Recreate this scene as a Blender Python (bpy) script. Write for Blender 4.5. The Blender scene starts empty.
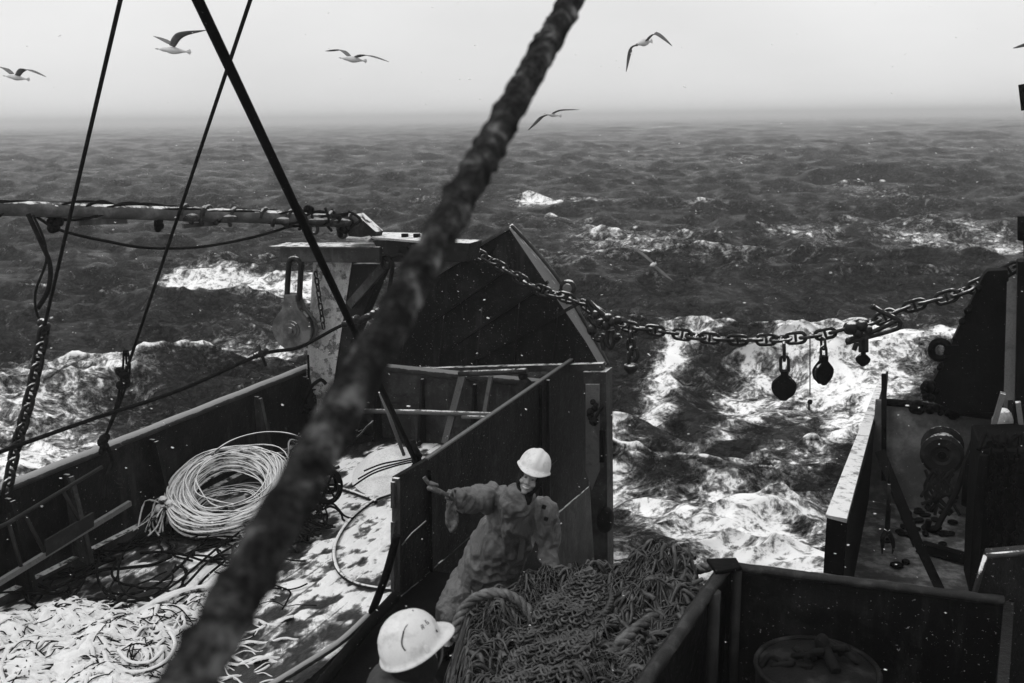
import bpy, bmesh, math, random
import numpy as np
from mathutils import Vector, Matrix, noise as mnoise
R = math.radians
random.seed(7); rng = np.random.default_rng(7)
sc = bpy.context.scene
col = sc.collection

# ------------------------------------------------------------------ camera, light, exposure
CAMZ = 5.0; PITCH = R(12.7); ROLL = R(0.73); FPX = 1024 * 35 / 36
Fv = Vector((0, math.cos(PITCH), -math.sin(PITCH)))
U0 = Vector((0, math.sin(PITCH), math.cos(PITCH))); R0 = Vector((1, 0, 0))
Rv = R0 * math.cos(ROLL) - U0 * math.sin(ROLL)
Uv = U0 * math.cos(ROLL) + R0 * math.sin(ROLL)
CAM = Vector((0, 0, CAMZ))
cd = bpy.data.cameras.new('camera'); cam = bpy.data.objects.new('camera', cd); col.objects.link(cam)
m = Matrix((Rv, Uv, -Fv)).transposed().to_4x4(); m.translation = CAM
cam.matrix_world = m
cd.lens = 35; cd.sensor_width = 36; cd.clip_start = 0.05; cd.clip_end = 20000
cd.dof.use_dof = True; cd.dof.focus_distance = 10.5; cd.dof.aperture_fstop = 3.2
sc.camera = cam

SUN_EL = R(60); SUN_ROT = R(-112)
w = bpy.data.worlds.new('World'); sc.world = w; w.use_nodes = True
nt = w.node_tree; nt.nodes.clear()
sky = nt.nodes.new('ShaderNodeTexSky'); sky.sky_type = 'NISHITA'; sky.sun_disc = False
sky.sun_elevation = SUN_EL; sky.sun_rotation = SUN_ROT; sky.dust_density = 6; sky.air_density = 1.5
bw = nt.nodes.new('ShaderNodeRGBToBW')
mx = nt.nodes.new('ShaderNodeMix'); mx.data_type = 'RGBA'; mx.inputs[0].default_value = 0.93
mx.inputs[7].default_value = (7.0, 7.0, 7.0, 1)          # the even snow cloud that covers the sky
bg = nt.nodes.new('ShaderNodeBackground'); bg.inputs[1].default_value = 0.1
wo = nt.nodes.new('ShaderNodeOutputWorld')
nt.links.new(sky.outputs[0], bw.inputs[0]); nt.links.new(bw.outputs[0], mx.inputs[6])
cn = nt.nodes.new('ShaderNodeTexNoise'); cn.inputs['Scale'].default_value = 2.2; cn.inputs['Detail'].default_value = 5
tcw = nt.nodes.new('ShaderNodeTexCoord'); cm = nt.nodes.new('ShaderNodeMapping'); cm.inputs['Scale'].default_value = (1, 1, 2.5)
nt.links.new(tcw.outputs['Generated'], cm.inputs[0]); nt.links.new(cm.outputs[0], cn.inputs['Vector'])
cr = nt.nodes.new('ShaderNodeMapRange'); cr.inputs[1].default_value = .3; cr.inputs[2].default_value = .7; cr.inputs[3].default_value = .90; cr.inputs[4].default_value = 1.08
nt.links.new(cn.outputs['Fac'], cr.inputs[0]); vm = nt.nodes.new('ShaderNodeVectorMath'); vm.operation = 'SCALE'
nt.links.new(mx.outputs[2], vm.inputs[0]); nt.links.new(cr.outputs[0], vm.inputs['Scale']); nt.links.new(vm.outputs[0], bg.inputs[0]); nt.links.new(bg.outputs[0], wo.inputs[0])
sl = bpy.data.lights.new('sun', 'SUN'); sun = bpy.data.objects.new('sun', sl); col.objects.link(sun)
sl.energy = 1.0; sl.angle = R(18); sl.color = (1, 1, 1)
# soft light through the cloud from high on the port side
sd = Vector((math.sin(SUN_ROT) * math.cos(SUN_EL), math.cos(SUN_ROT) * math.cos(SUN_EL), math.sin(SUN_EL)))
sun.rotation_euler = sd.to_track_quat('Z', 'Y').to_euler()
sc.view_settings.view_transform = 'Standard'; sc.view_settings.look = 'None'
sc.view_settings.exposure = 0.36; sc.view_settings.gamma = 1; sc.view_settings.use_curve_mapping = False
try:
    sc.cycles.max_bounces = 6; sc.cycles.volume_bounces = 1
except Exception: pass

# ------------------------------------------------------------------ picture measurements -> points in the place
def ray(px, py): return (Fv + Rv * ((px - 512) / FPX) + Uv * ((341.5 - py) / FPX))
def aZ(px, py, z): d = ray(px, py); return CAM + d * ((z - CAMZ) / d.z)
def aY(px, py, y): d = ray(px, py); return CAM + d * (y / d.y)
SA = R(23.5)
DA = Vector((math.sin(SA), math.cos(SA), 0))     # towards the stern
DS = Vector((math.cos(SA), -math.sin(SA), 0))    # towards starboard
UP = Vector((0, 0, 1))
def aA(px, py, a): d = ray(px, py); return CAM + d * (a / d.dot(DA))
def aS(px, py, s): d = ray(px, py); return CAM + d * (s / d.dot(DS))
def ship(s, a, z): return DS * s + DA * a + UP * z

# ------------------------------------------------------------------ materials
def newmat(name):
    m = bpy.data.materials.new(name); m.use_nodes = True
    n = m.node_tree; n.nodes.clear()
    o = n.nodes.new('ShaderNodeOutputMaterial'); b = n.nodes.new('ShaderNodeBsdfPrincipled')
    n.links.new(b.outputs[0], o.inputs[0]); return m, n, b
def g(v): return (v, v, v, 1)
def noise(n, scale, detail=6, rough=.6, coord=None, dist=0, typ='FBM'):
    t = n.nodes.new('ShaderNodeTexNoise'); t.noise_type = typ
    t.inputs['Scale'].default_value = scale; t.inputs['Detail'].default_value = detail
    t.inputs['Roughness'].default_value = rough; t.inputs['Distortion'].default_value = dist
    if coord is not None: n.links.new(coord, t.inputs['Vector'])
    return t.outputs['Fac']
def ramp(n, fac, a, b, va=0., vb=1.):
    r = n.nodes.new('ShaderNodeMapRange'); r.interpolation_type = 'SMOOTHSTEP'
    for i, v in zip((1, 2, 3, 4), (a, b, va, vb)): r.inputs[i].default_value = v
    n.links.new(fac, r.inputs[0]); return r.outputs[0]
def mixc(n, fac, a, b):
    x = n.nodes.new('ShaderNodeMix'); x.data_type = 'RGBA'
    n.links.new(fac, x.inputs[0])
    for i, v in ((6, a), (7, b)):
        if isinstance(v, (int, float)): x.inputs[i].default_value = g(v)
        else: n.links.new(v, x.inputs[i])
    return x.outputs[2]
def mth(n, op, a, b=None, c=None):
    x = n.nodes.new('ShaderNodeMath'); x.operation = op
    for i, v in enumerate((a, b, c)):
        if v is None: continue
        if isinstance(v, (int, float)): x.inputs[i].default_value = v
        else: n.links.new(v, x.inputs[i])
    return x.outputs[0]
def geo(n): return n.nodes.new('ShaderNodeNewGeometry')
def bump(n, b, h, strength, dist=.01):
    x = n.nodes.new('ShaderNodeBump'); x.inputs['Strength'].default_value = strength; x.inputs['Distance'].default_value = dist
    n.links.new(h, x.inputs['Height']); n.links.new(x.outputs[0], b.inputs['Normal']); return x
def worn(name, base, patch, rough=.5, scale=3., snow=0., speck=.0, lo=.5, hi=.7, bmp=.4, metal=0., snowcol=.72, spec=.5, ul=.25, uh=.8, sn=7, mott=1., streak=0.):
    """painted or rusty surface: base colour, worn patches, small specks, wind-blown snow lying on upward faces"""
    m, n, b = newmat(name)
    G = geo(n); P = G.outputs['Position']
    f1 = noise(n, scale, 8, .65, P); f2 = noise(n, scale * 9, 6, .7, P)
    c = mixc(n, ramp(n, f1, lo, hi), base, patch)
    c = mixc(n, mth(n, 'MULTIPLY', ramp(n, f2, .35, .75), mott), c, mixc(n, ramp(n, f1, .3, .7), base * .5, (base + patch) * .6))
    if speck > 0:
        c = mixc(n, ramp(n, noise(n, 38, 3, .8, P), .72 - speck * .1, .76 - speck * .1), c, .4)
    if streak > 0:      # rust and water runs down the plate, and bare scratches
        mp = n.nodes.new('ShaderNodeMapping'); mp.inputs['Scale'].default_value = (4, 4, .7); n.links.new(P, mp.inputs[0])
        c = mixc(n, mth(n, 'MULTIPLY', ramp(n, noise(n, 1.3, 7, .7, mp.outputs[0]), .50, .72), streak), c, patch * 1.6)
        c = mixc(n, mth(n, 'MULTIPLY', ramp(n, noise(n, 5, 9, .8, P, 1.), .60, .68), streak), c, patch * 3.2)
        c = mixc(n, mth(n, 'MULTIPLY', ramp(n, noise(n, 2.3, 7, .75, P, .6), .50, .62), .8), c, base * .35)
    rg = mth(n, 'ADD', rough, mth(n, 'MULTIPLY', f2, .25))
    if snow > 0:
        sx = n.nodes.new('ShaderNodeSeparateXYZ'); n.links.new(G.outputs['Normal'], sx.inputs[0])
        up = ramp(n, sx.outputs[2], ul, uh)
        sf = ramp(n, mth(n, 'ADD', mth(n, 'MULTIPLY', up, .55), mth(n, 'MULTIPLY', noise(n, sn, 8, .7, P), .9)), 1.0 - snow * .45, 1.12 - snow * .45)
        c = mixc(n, sf, c, snowcol); rg = mth(n, 'MAXIMUM', rg, mth(n, 'MULTIPLY', sf, .8))
    n.links.new(c, b.inputs['Base Color']); n.links.new(rg, b.inputs['Roughness'])
    b.inputs['Metallic'].default_value = metal
    b.inputs['Specular IOR Level'].default_value = spec
    bump(n, b, mth(n, 'ADD', f1, mth(n, 'MULTIPLY', f2, .5)), bmp, .02)
    return m
M = {}
M['steel'] = worn('dark_painted_steel', .005, .020, .40, 1.6, snow=.25, speck=.4, spec=.12, streak=.9, bmp=1.2)
M['blockm'] = worn('worn_block_iron', .05, .13, .5, 5, lo=.4, hi=.65, bmp=.8, spec=.25)
M['guard'] = worn('dark_guard_pipe', .012, .03, .5, 4, spec=.2)
M['steel2'] = worn('grey_weathered_steel', .018, .05, .42, 2.2, snow=.2, speck=.4, lo=.42, hi=.66, spec=.2, streak=.7, bmp=.9)
M['plate'] = worn('dark_door_plate', .0025, .013, .42, 1.6, speck=.6, spec=.08, streak=.9, bmp=1.2)
M['blackp'] = worn('black_paint', .0015, .006, .6, 3, speck=.3, spec=.05, streak=.4)
M['edge'] = worn('frosted_steel_edge', .13, .05, .6, 5, speck=.3, lo=.5, hi=.75, spec=.2)
M['rail'] = worn('snow_dusted_rail', .03, .08, .5, 4, snow=.95, snowcol=.28, spec=.2)
M['column'] = worn('peeling_light_paint', .45, .02, .5, 6.5, lo=.52, hi=.58, streak=.25, bmp=1.)
M['white_steel'] = worn('pale_paint', .32, .13, .6, 5, snow=.25, bmp=1., streak=.15, lo=.42, hi=.65)
M['pipe'] = worn('pale_grey_pipe', .11, .04, .5, 7, snow=.2, spec=.3)
M['chain'] = worn('wet_chain_iron', .003, .02, .4, 12, snow=.12, spec=.2)
M['boomm'] = worn('dull_spar_paint', .05, .13, .6, 5, snow=.2, lo=.45, hi=.7, spec=.2)
M['rope'] = worn('wet_black_rope', .005, .015, .8, 25, snow=.0, spec=.08)
M['ropes'] = worn('snow_touched_rope', .03, .08, .7, 14, snow=.7)
M['coil'] = worn('snow_covered_rope', .02, .10, .75, 22, snow=1.36, snowcol=.8, bmp=.9, ul=.25, uh=.95, sn=5, spec=.2)
M['snowtwine'] = worn('snow_laden_twine', .012, .06, .8, 22, snow=1.3, snowcol=.82, bmp=1., ul=.2, uh=.9, sn=6, spec=.1)
M['snownet'] = worn('snowed_over_net', .01, .04, .8, 9, snow=.86, snowcol=.82, bmp=1., sn=5)
M['hose'] = worn('dark_rubber_hose', .006, .012, .5, 9, snow=.3, spec=.2)
M['net'] = worn('wet_net_twine', .004, .075, .32, 9, lo=.48, hi=.68, spec=.6)  # paler patches put bright highlights into the twine colour
M['netl'] = worn('pale_chafer_twine', .018, .09, .5, 9, lo=.4, hi=.7, spec=.6)
M['nropes'] = worn('grey_laid_rope', .025, .15, .4, 10, lo=.4, hi=.7)
M['core'] = worn('pile_inner_twine', .008, .02, .8, 20)
M['bin'] = worn('wet_bin_steel', .0018, .013, .35, 1.3, speck=.6, lo=.5, hi=.75, spec=.12, streak=.9, bmp=1.2)
M['binedge'] = worn('bin_chipped_rim', .006, .04, .5, 9, lo=.5, hi=.66, spec=.25)
M['oil'] = worn('wet_oilskin', .12, .05, .26, 3.5, lo=.38, hi=.66, bmp=1.3, spec=.6, mott=.55)
M['oil2'] = worn('wet_bib_oilskin', .10, .042, .28, 3.5, lo=.38, hi=.66, bmp=1.3, spec=.6, mott=.55)
M['slicker'] = worn('dark_slicker', .02, .03, .5, 4, spec=.4, mott=.3)
M['darkcloth'] = worn('dark_hood_cloth', .008, .015, .85, 18, spec=.1)
M['glove'] = worn('dark_rubber_glove', .012, .03, .45, 18)
M['skin'] = worn('skin', .22, .17, .5, 20, bmp=.1)
M['helmet'] = worn('scuffed_white_helmet', .60, .36, .35, 11, lo=.48, hi=.72, bmp=.15, mott=.25)
M['mark'] = worn('dark_paint_mark', .02, .05, .6, 30)
M['teeth'] = worn('teeth', .5, .45, .3, 30, bmp=0)
M['bird'] = worn('white_feather', .55, .42, .7, 12, bmp=.1)
M['wing'] = worn('grey_wing_feather', .09, .13, .7, 8, bmp=.2)
M['wingtip'] = worn('black_wingtip_feather', .015, .03, .7, 8, bmp=.2)
M['ice'] = worn('ice_crusted_wire', .004, .20, .7, 17, lo=.54, hi=.70, bmp=.9, spec=.05)
M['drum'] = worn('rusty_drum', .006, .03, .6, 5, snow=.1, speck=.3, spec=.15)
M['bagm'] = worn('wet_canvas_bag', .003, .03, .6, 5, lo=.5, hi=.7, bmp=1., spec=.12)
M['wrap'] = worn('wrapped_canvas', .02, .10, .75, 8, snow=.3, snowcol=.35, bmp=1.2, spec=.15)
def flake_mat():
    m, n, b = newmat('snowflake'); b.inputs['Base Color'].default_value = g(.8); b.inputs['Roughness'].default_value = .8; return m
M['flake'] = flake_mat()

# ------------------------------------------------------------------ mesh building
ORIG = {}
def prop(o, label=None, cat=None, group=None, kind=None):
    for k, v in (('label', label), ('category', cat), ('group', group), ('kind', kind)):
        if v: o[k] = v
def thing(name, label, cat, loc, group=None):
    o = bpy.data.objects.new(name, None); o.location = loc; col.objects.link(o)
    o.empty_display_size = .1; prop(o, label, cat, group); ORIG[o.name] = Vector(loc); return o
class MB:
    def __init__(s): s.v = []; s.f = []; s.mi = []; s.sm = []
    def add(s, vs, fs, mi=0, smooth=False):
        k = len(s.v); s.v += [tuple(p) for p in vs]
        for f in fs: s.f.append(tuple(i + k for i in f)); s.mi.append(mi); s.sm.append(smooth)
        return s
    def hexa(s, p8, mi=0): return s.add(p8, [(0,3,2,1),(4,5,6,7),(0,1,5,4),(1,2,6,5),(2,3,7,6),(3,0,4,7)], mi)
    def box(s, c, x, y, z, mi=0):
        c, x, y, z = (Vector(q) for q in (c, x, y, z))
        return s.hexa([c-x-y-z, c+x-y-z, c+x+y-z, c-x+y-z, c-x-y+z, c+x-y+z, c+x+y+z, c-x+y+z], mi)
    def prism(s, poly, off, mi=0, side=None):
        n = len(poly); a = [Vector(p) for p in poly]; off = Vector(off); b = [p + off for p in a]
        s.add(a + b, [tuple(range(n))[::-1], tuple(range(n, 2 * n))], mi)
        k = len(s.v) - 2 * n
        for i in range(n):
            j = (i + 1) % n; s.f.append((k+i, k+j, k+n+j, k+n+i)); s.mi.append(mi if side is None else side); s.sm.append(False)
        return s
    def loft(s, A, B, mi=0, side=None):
        n = len(A); k = len(s.v); s.v += [tuple(p) for p in A] + [tuple(p) for p in B]
        s.f += [tuple(range(k + n - 1, k - 1, -1)), tuple(range(k + n, k + 2 * n))]; s.mi += [mi, mi]; s.sm += [False, False]
        for i in range(n):
            j = (i + 1) % n; s.f.append((k+i, k+j, k+n+j, k+n+i)); s.mi.append(mi if side is None else side); s.sm.append(False)
        return s
    def beam(s, p0, p1, w, h, up=UP, mi=0):
        p0, p1 = Vector(p0), Vector(p1); d = (p1 - p0).normalized()
        x = d.cross(Vector(up)).normalized(); y = x.cross(d)
        return s.box((p0 + p1) / 2, (p1 - p0) / 2, x * w / 2, y * h / 2, mi)
    def tube(s, path, r, seg=8, closed=False, mi=0, caps=True, wob=0., flat=1.):
        P = [Vector(p) for p in path]; n = len(P)
        rr = r if hasattr(r, '__len__') else [r] * n
        T = []
        for i in range(n):
            a = P[(i - 1) % n] if closed or i > 0 else P[0]; b = P[(i + 1) % n] if closed or i < n - 1 else P[-1]
            d = b - a; T.append(d.normalized() if d.length > 1e-9 else (T[-1] if T else UP))
        nx = T[0].orthogonal().normalized() if abs(T[0].z) > .95 else T[0].cross(UP).normalized()
        k = len(s.v)
        for i in range(n):
            nx = (nx - T[i] * nx.dot(T[i])); nx = nx.normalized() if nx.length > 1e-9 else T[i].orthogonal().normalized()
            ny = T[i].cross(nx)
            for j in range(seg):
                a = 2 * math.pi * j / seg
                q = rr[i] * (1 + (random.uniform(-wob, wob) if wob else 0))
                s.v.append(tuple(P[i] + nx * math.cos(a) * q + ny * math.sin(a) * q * flat))
        N = n if closed else n - 1
        for i in range(N):
            for j in range(seg):
                a = k + i * seg + j; b = k + i * seg + (j + 1) % seg
                c = k + ((i + 1) % n) * seg + (j + 1) % seg; d = k + ((i + 1) % n) * seg + j
                s.f.append((a, b, c, d)); s.mi.append(mi); s.sm.append(True)
        if caps and not closed:
            s.f.append(tuple(range(k + seg - 1, k - 1, -1))); s.f.append(tuple(range(k + (n - 1) * seg, k + n * seg)))
            s.mi += [mi, mi]; s.sm += [False, False]
        return s
    def ball(s, c, r, ax=None, nu=14, nv=9, mi=0):
        c = Vector(c); r = Vector((r, r, r)) if isinstance(r, (int, float)) else Vector(r)
        X, Y, Z = ax if ax else (Vector((1,0,0)), Vector((0,1,0)), UP)
        vs = [c + Z * r.z]
        for i in range(1, nv):
            t = math.pi * i / nv
            for j in range(nu):
                a = 2 * math.pi * j / nu
                vs.append(c + X * (r.x * math.sin(t) * math.cos(a)) + Y * (r.y * math.sin(t) * math.sin(a)) + Z * (r.z * math.cos(t)))
        vs.append(c - Z * r.z); fs = []
        for j in range(nu): fs.append((0, 1 + j, 1 + (j + 1) % nu))
        for i in range(nv - 2):
            for j in range(nu):
                a = 1 + i * nu + j; b = 1 + i * nu + (j + 1) % nu; fs.append((a, a + nu, b + nu, b))
        L = len(vs) - 1; q = 1 + (nv - 2) * nu
        for j in range(nu): fs.append((L, q + (j + 1) % nu, q + j))
        return s.add(vs, fs, mi, True)
    def cone(s, p0, p1, r0, r1, seg=12, mi=0):
        """round-ended tapered limb"""
        p0, p1 = Vector(p0), Vector(p1)
        s.tube([p0, p0.lerp(p1, .33), p0.lerp(p1, .66), p1], [r0, r0*.67+r1*.33, r0*.33+r1*.67, r1], seg, mi=mi)
        s.ball(p0, r0, nu=seg, nv=8, mi=mi); s.ball(p1, r1, nu=seg, nv=8, mi=mi); return s
    def lathe(s, c, axis, prof, seg=24, mi=0, smooth=True):
        c = Vector(c); z = Vector(axis).normalized(); x = z.orthogonal().normalized(); y = z.cross(x)
        k = len(s.v); n = len(prof)
        for (r, h) in prof:
            for j in range(seg):
                a = 2 * math.pi * j / seg; s.v.append(tuple(c + z * h + x * (r * math.cos(a)) + y * (r * math.sin(a))))
        for i in range(n - 1):
            for j in range(seg):
                s.f.append((k+i*seg+j, k+i*seg+(j+1) % seg, k+(i+1)*seg+(j+1) % seg, k+(i+1)*seg+j)); s.mi.append(mi); s.sm.append(smooth)
        s.f.append(tuple(range(k + seg - 1, k - 1, -1))); s.f.append(tuple(range(k + (n-1)*seg, k + n*seg))); s.mi += [mi, mi]; s.sm += [False, False]
        return s
    def link(s, c, d, side, L, W, r, seg=6, stud=False):
        """one stadium-shaped chain link: d = long way, side = wide way"""
        c = Vector(c); d = Vector(d).normalized(); side = Vector(side); side = (side - d * side.dot(d)).normalized()
        pts = []; h = L / 2 - W / 2
        for i in range(9):
            a = -math.pi / 2 + math.pi * i / 8; pts.append(c + d * (h + math.cos(a) * W / 2) + side * math.sin(a) * W / 2)
        for i in range(9):
            a = math.pi / 2 + math.pi * i / 8; pts.append(c + d * (-h + math.cos(a) * W / 2) + side * math.sin(a) * W / 2)
        s.tube(pts, r, seg, closed=True)
        if stud: s.tube([c - side * W / 2, c + side * W / 2], r * .8, seg)
        return s
    def build(s, name, mats, parent=None, label=None, cat=None, group=None, kind=None, at=None, bevel=0.):
        me = bpy.data.meshes.new(name)
        O = ORIG[parent.name] if parent is not None else (Vector(at) if at is not None else Vector((0, 0, 0)))
        v = np.array(s.v, dtype=float) - np.array(O)
        me.from_pydata(v.tolist(), [], s.f)
        mats = mats if isinstance(mats, (list, tuple)) else [mats]
        for q in mats: me.materials.append(M[q])
        me.polygons.foreach_set('material_index', s.mi); me.polygons.foreach_set('use_smooth', s.sm); me.update()
        o = bpy.data.objects.new(name, me); col.objects.link(o)
        if parent is not None: o.parent = parent
        elif at is not None: o.location = at
        ORIG[o.name] = O
        if bevel:
            b = o.modifiers.new('bevel', 'BEVEL'); b.width = bevel; b.segments = 2; b.limit_method = 'ANGLE'
        prop(o, label, cat, group, kind); return o
def spline(pts, n=12, closed=False):
    P = [Vector(p) for p in pts]; out = []; N = len(P)
    for i in range(N if closed else N - 1):
        if closed: a, b, c, d = P[(i-1) % N], P[i], P[(i+1) % N], P[(i+2) % N]
        else: a, b, c, d = P[max(i-1, 0)], P[i], P[i+1], P[min(i+2, N-1)]
        for k in range(n):
            t = k / n
            out.append(.5 * ((2*b) + (c-a)*t + (2*a-5*b+4*c-d)*t*t + (3*b-a-3*c+d)*t**3))
    if not closed: out.append(P[-1])
    return out
def resample(path, step):
    P = [Vector(p) for p in path]; out = [P[0]]; acc = 0
    for a, b in zip(P, P[1:]):
        L = (b - a).length; t = step - acc
        while t <= L: out.append(a.lerp(b, t / L)); t += step
        acc = (acc + L) % step if L else acc
    return out
def laid(mb, path, R_, pitch, strands=3, seg=6, mi=0):
    """a rope laid up of three twisted strands"""
    P = resample(path, pitch / 10)
    T = [((P[min(i+1, len(P)-1)] - P[max(i-1, 0)]).normalized()) for i in range(len(P))]
    nx = T[0].orthogonal().normalized(); fr = []
    for t in T:
        nx = (nx - t * nx.dot(t)).normalized(); fr.append((nx.copy(), t.cross(nx)))
    for k in range(strands):
        q = []
        for i, p in enumerate(P):
            a = 2 * math.pi * (i / 10 + k / strands); q.append(p + fr[i][0] * math.cos(a) * R_ * .5 + fr[i][1] * math.sin(a) * R_ * .5)
        mb.tube(q, R_ * .56, seg, mi=mi)
def remesh(mb, name, mats, vox, parent, wr=0., wrs=9., smooth=2, label=None, matfn=None, stretch=None, post=None):
    """fuse overlapping shapes into one continuous skin, then fold it"""
    me = bpy.data.meshes.new('raw'); me.from_pydata(mb.v, [], mb.f); o = bpy.data.objects.new('raw', me); col.objects.link(o)
    r = o.modifiers.new('r', 'REMESH'); r.mode = 'VOXEL'; r.voxel_size = vox; r.use_smooth_shade = True
    s = o.modifiers.new('s', 'SMOOTH'); s.iterations = smooth; s.factor = .5
    QUEUE.append((o, name, mats, parent, wr, wrs, label, matfn, stretch))
QUEUE = []
def finish_skins():
    dg = bpy.context.evaluated_depsgraph_get(); made = [bpy.data.meshes.new_from_object(q[0].evaluated_get(dg)) for q in QUEUE]
    for (o, name, mats, parent, wr, wrs, label, matfn, stretch), nm in zip(QUEUE, made):
        bpy.data.objects.remove(o); O = ORIG[parent.name]; n = len(nm.vertices)
        co = np.empty(n * 3); nm.vertices.foreach_get('co', co); co = co.reshape(-1, 3); nr = np.array([v.normal[:] for v in nm.vertices])
        if wr:
            st = Vector(stretch or (1, 1, 1)); dsp = np.empty(n)
            for i in range(n):
                q = Vector(co[i]) * wrs; q = Vector((q.x * st.x, q.y * st.y, q.z * st.z)); warp = mnoise.noise_vector(q * .5) * 1.3
                f = 1 - abs(mnoise.noise(q + warp)) * 2.4; f2 = 1 - abs(mnoise.noise((q + warp) * 2.1 + Vector((5, 3, 1)))) * 2.4
                dsp[i] = f + .38 * f2 - .6
            co = co + nr * (wr * dsp)[:, None]
            ed = np.empty(len(nm.edges) * 2, dtype=np.int32); nm.edges.foreach_get('vertices', ed); ed = ed.reshape(-1, 2); cnt = np.zeros(n)
            np.add.at(cnt, ed[:, 0], 1); np.add.at(cnt, ed[:, 1], 1)
            for _ in range(2):
                acc = np.zeros_like(co); np.add.at(acc, ed[:, 0], co[ed[:, 1]]); np.add.at(acc, ed[:, 1], co[ed[:, 0]]); co = co * .4 + .6 * acc / np.maximum(cnt, 1)[:, None]
        nm.vertices.foreach_set('co', (co - np.array(O)).ravel()); nm.materials.clear()
        for q in mats: nm.materials.append(M[q])
        nm.polygons.foreach_set('use_smooth', np.ones(len(nm.polygons), dtype=bool)); nm.polygons.foreach_set('material_index', np.zeros(len(nm.polygons), dtype=np.int32)); nm.update()
        ob = bpy.data.objects.new(name, nm); nm.name = name; col.objects.link(ob); ob.parent = parent; ORIG[ob.name] = O
        if label: ob['label'] = label

# ------------------------------------------------------------------ the sea: one displaced sheet out past the fading distance
WZ = -2.6
FOAM = [  # (px0,py0,px1,py1, radius m, strength, drop along) foam patches lying on the water
    (690,520,760,560,.75,1.1),(720,505,820,565,.8,1.1),(620,575,830,575,.8,1.0),(605,485,650,500,.5,.9),(650,500,720,515,.5,.9),(760,520,820,515,.6,.8),
    (606,440,640,405,.5,.8),(640,405,680,372,.6,.85),(680,372,720,352,.7,.9),(705,348,750,328,.8,.95),(625,470,690,440,.35,.7),(690,440,740,405,.4,.65),(740,405,800,385,.5,.75),
    (612,540,650,545,.5,.7),(640,350,690,338,.6,.5),(735,470,790,440,.35,.65),(790,440,850,410,.5,.8),(850,410,900,385,.8,.85),(830,385,940,345,1.7,1.0),(860,355,930,340,1.6,1.0),
    (740,392,800,378,.6,.8),(760,500,800,470,.35,.6),(800,470,840,440,.4,.7),(660,470,700,480,.35,.55),(700,350,830,345,.7,.5),(930,345,960,320,1.6,.6),(880,325,930,318,1.4,.4),
    (925,236,1030,250,2.6,.62),(940,225,1000,236,2.,.5),(860,225,900,228,2.5,.35),
    (0,470,40,455,1.2,1.1),(40,420,120,385,1.6,.7),(110,400,150,365,1.2,.75),(150,360,260,352,1.7,.8),(200,380,270,355,1.2,.6),(20,400,90,375,1.3,.6),(0,430,50,425,1.5,.6),
    (175,284,300,288,1.2,1.05),(215,298,330,303,1.0,1.0),(130,370,230,340,1.3,.5),
    (530,206,560,206,1.4,1.0),(575,204,605,202,1.8,.55),(560,228,600,222,2.0,.5),(600,240,650,246,2.2,.55),(640,250,690,238,2.0,.5),
    (700,210,725,204,1.6,.5),(705,165,760,160,3,.35),(800,236,820,238,2.0,.55),(425,205,440,205,1.8,.3),(0,163,6,163,3.,.9),(655,128,665,128,5.,1.3),(860,128,870,128,5.,.6),
    (960,150,1000,152,6,.35),(320,178,345,180,2.5,.4),(330,320,420,330,1.5,.3),(720,265,790,262,2.5,.4),(560,270,600,262,2.2,.4),(850,190,900,200,4,.3)]
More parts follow.
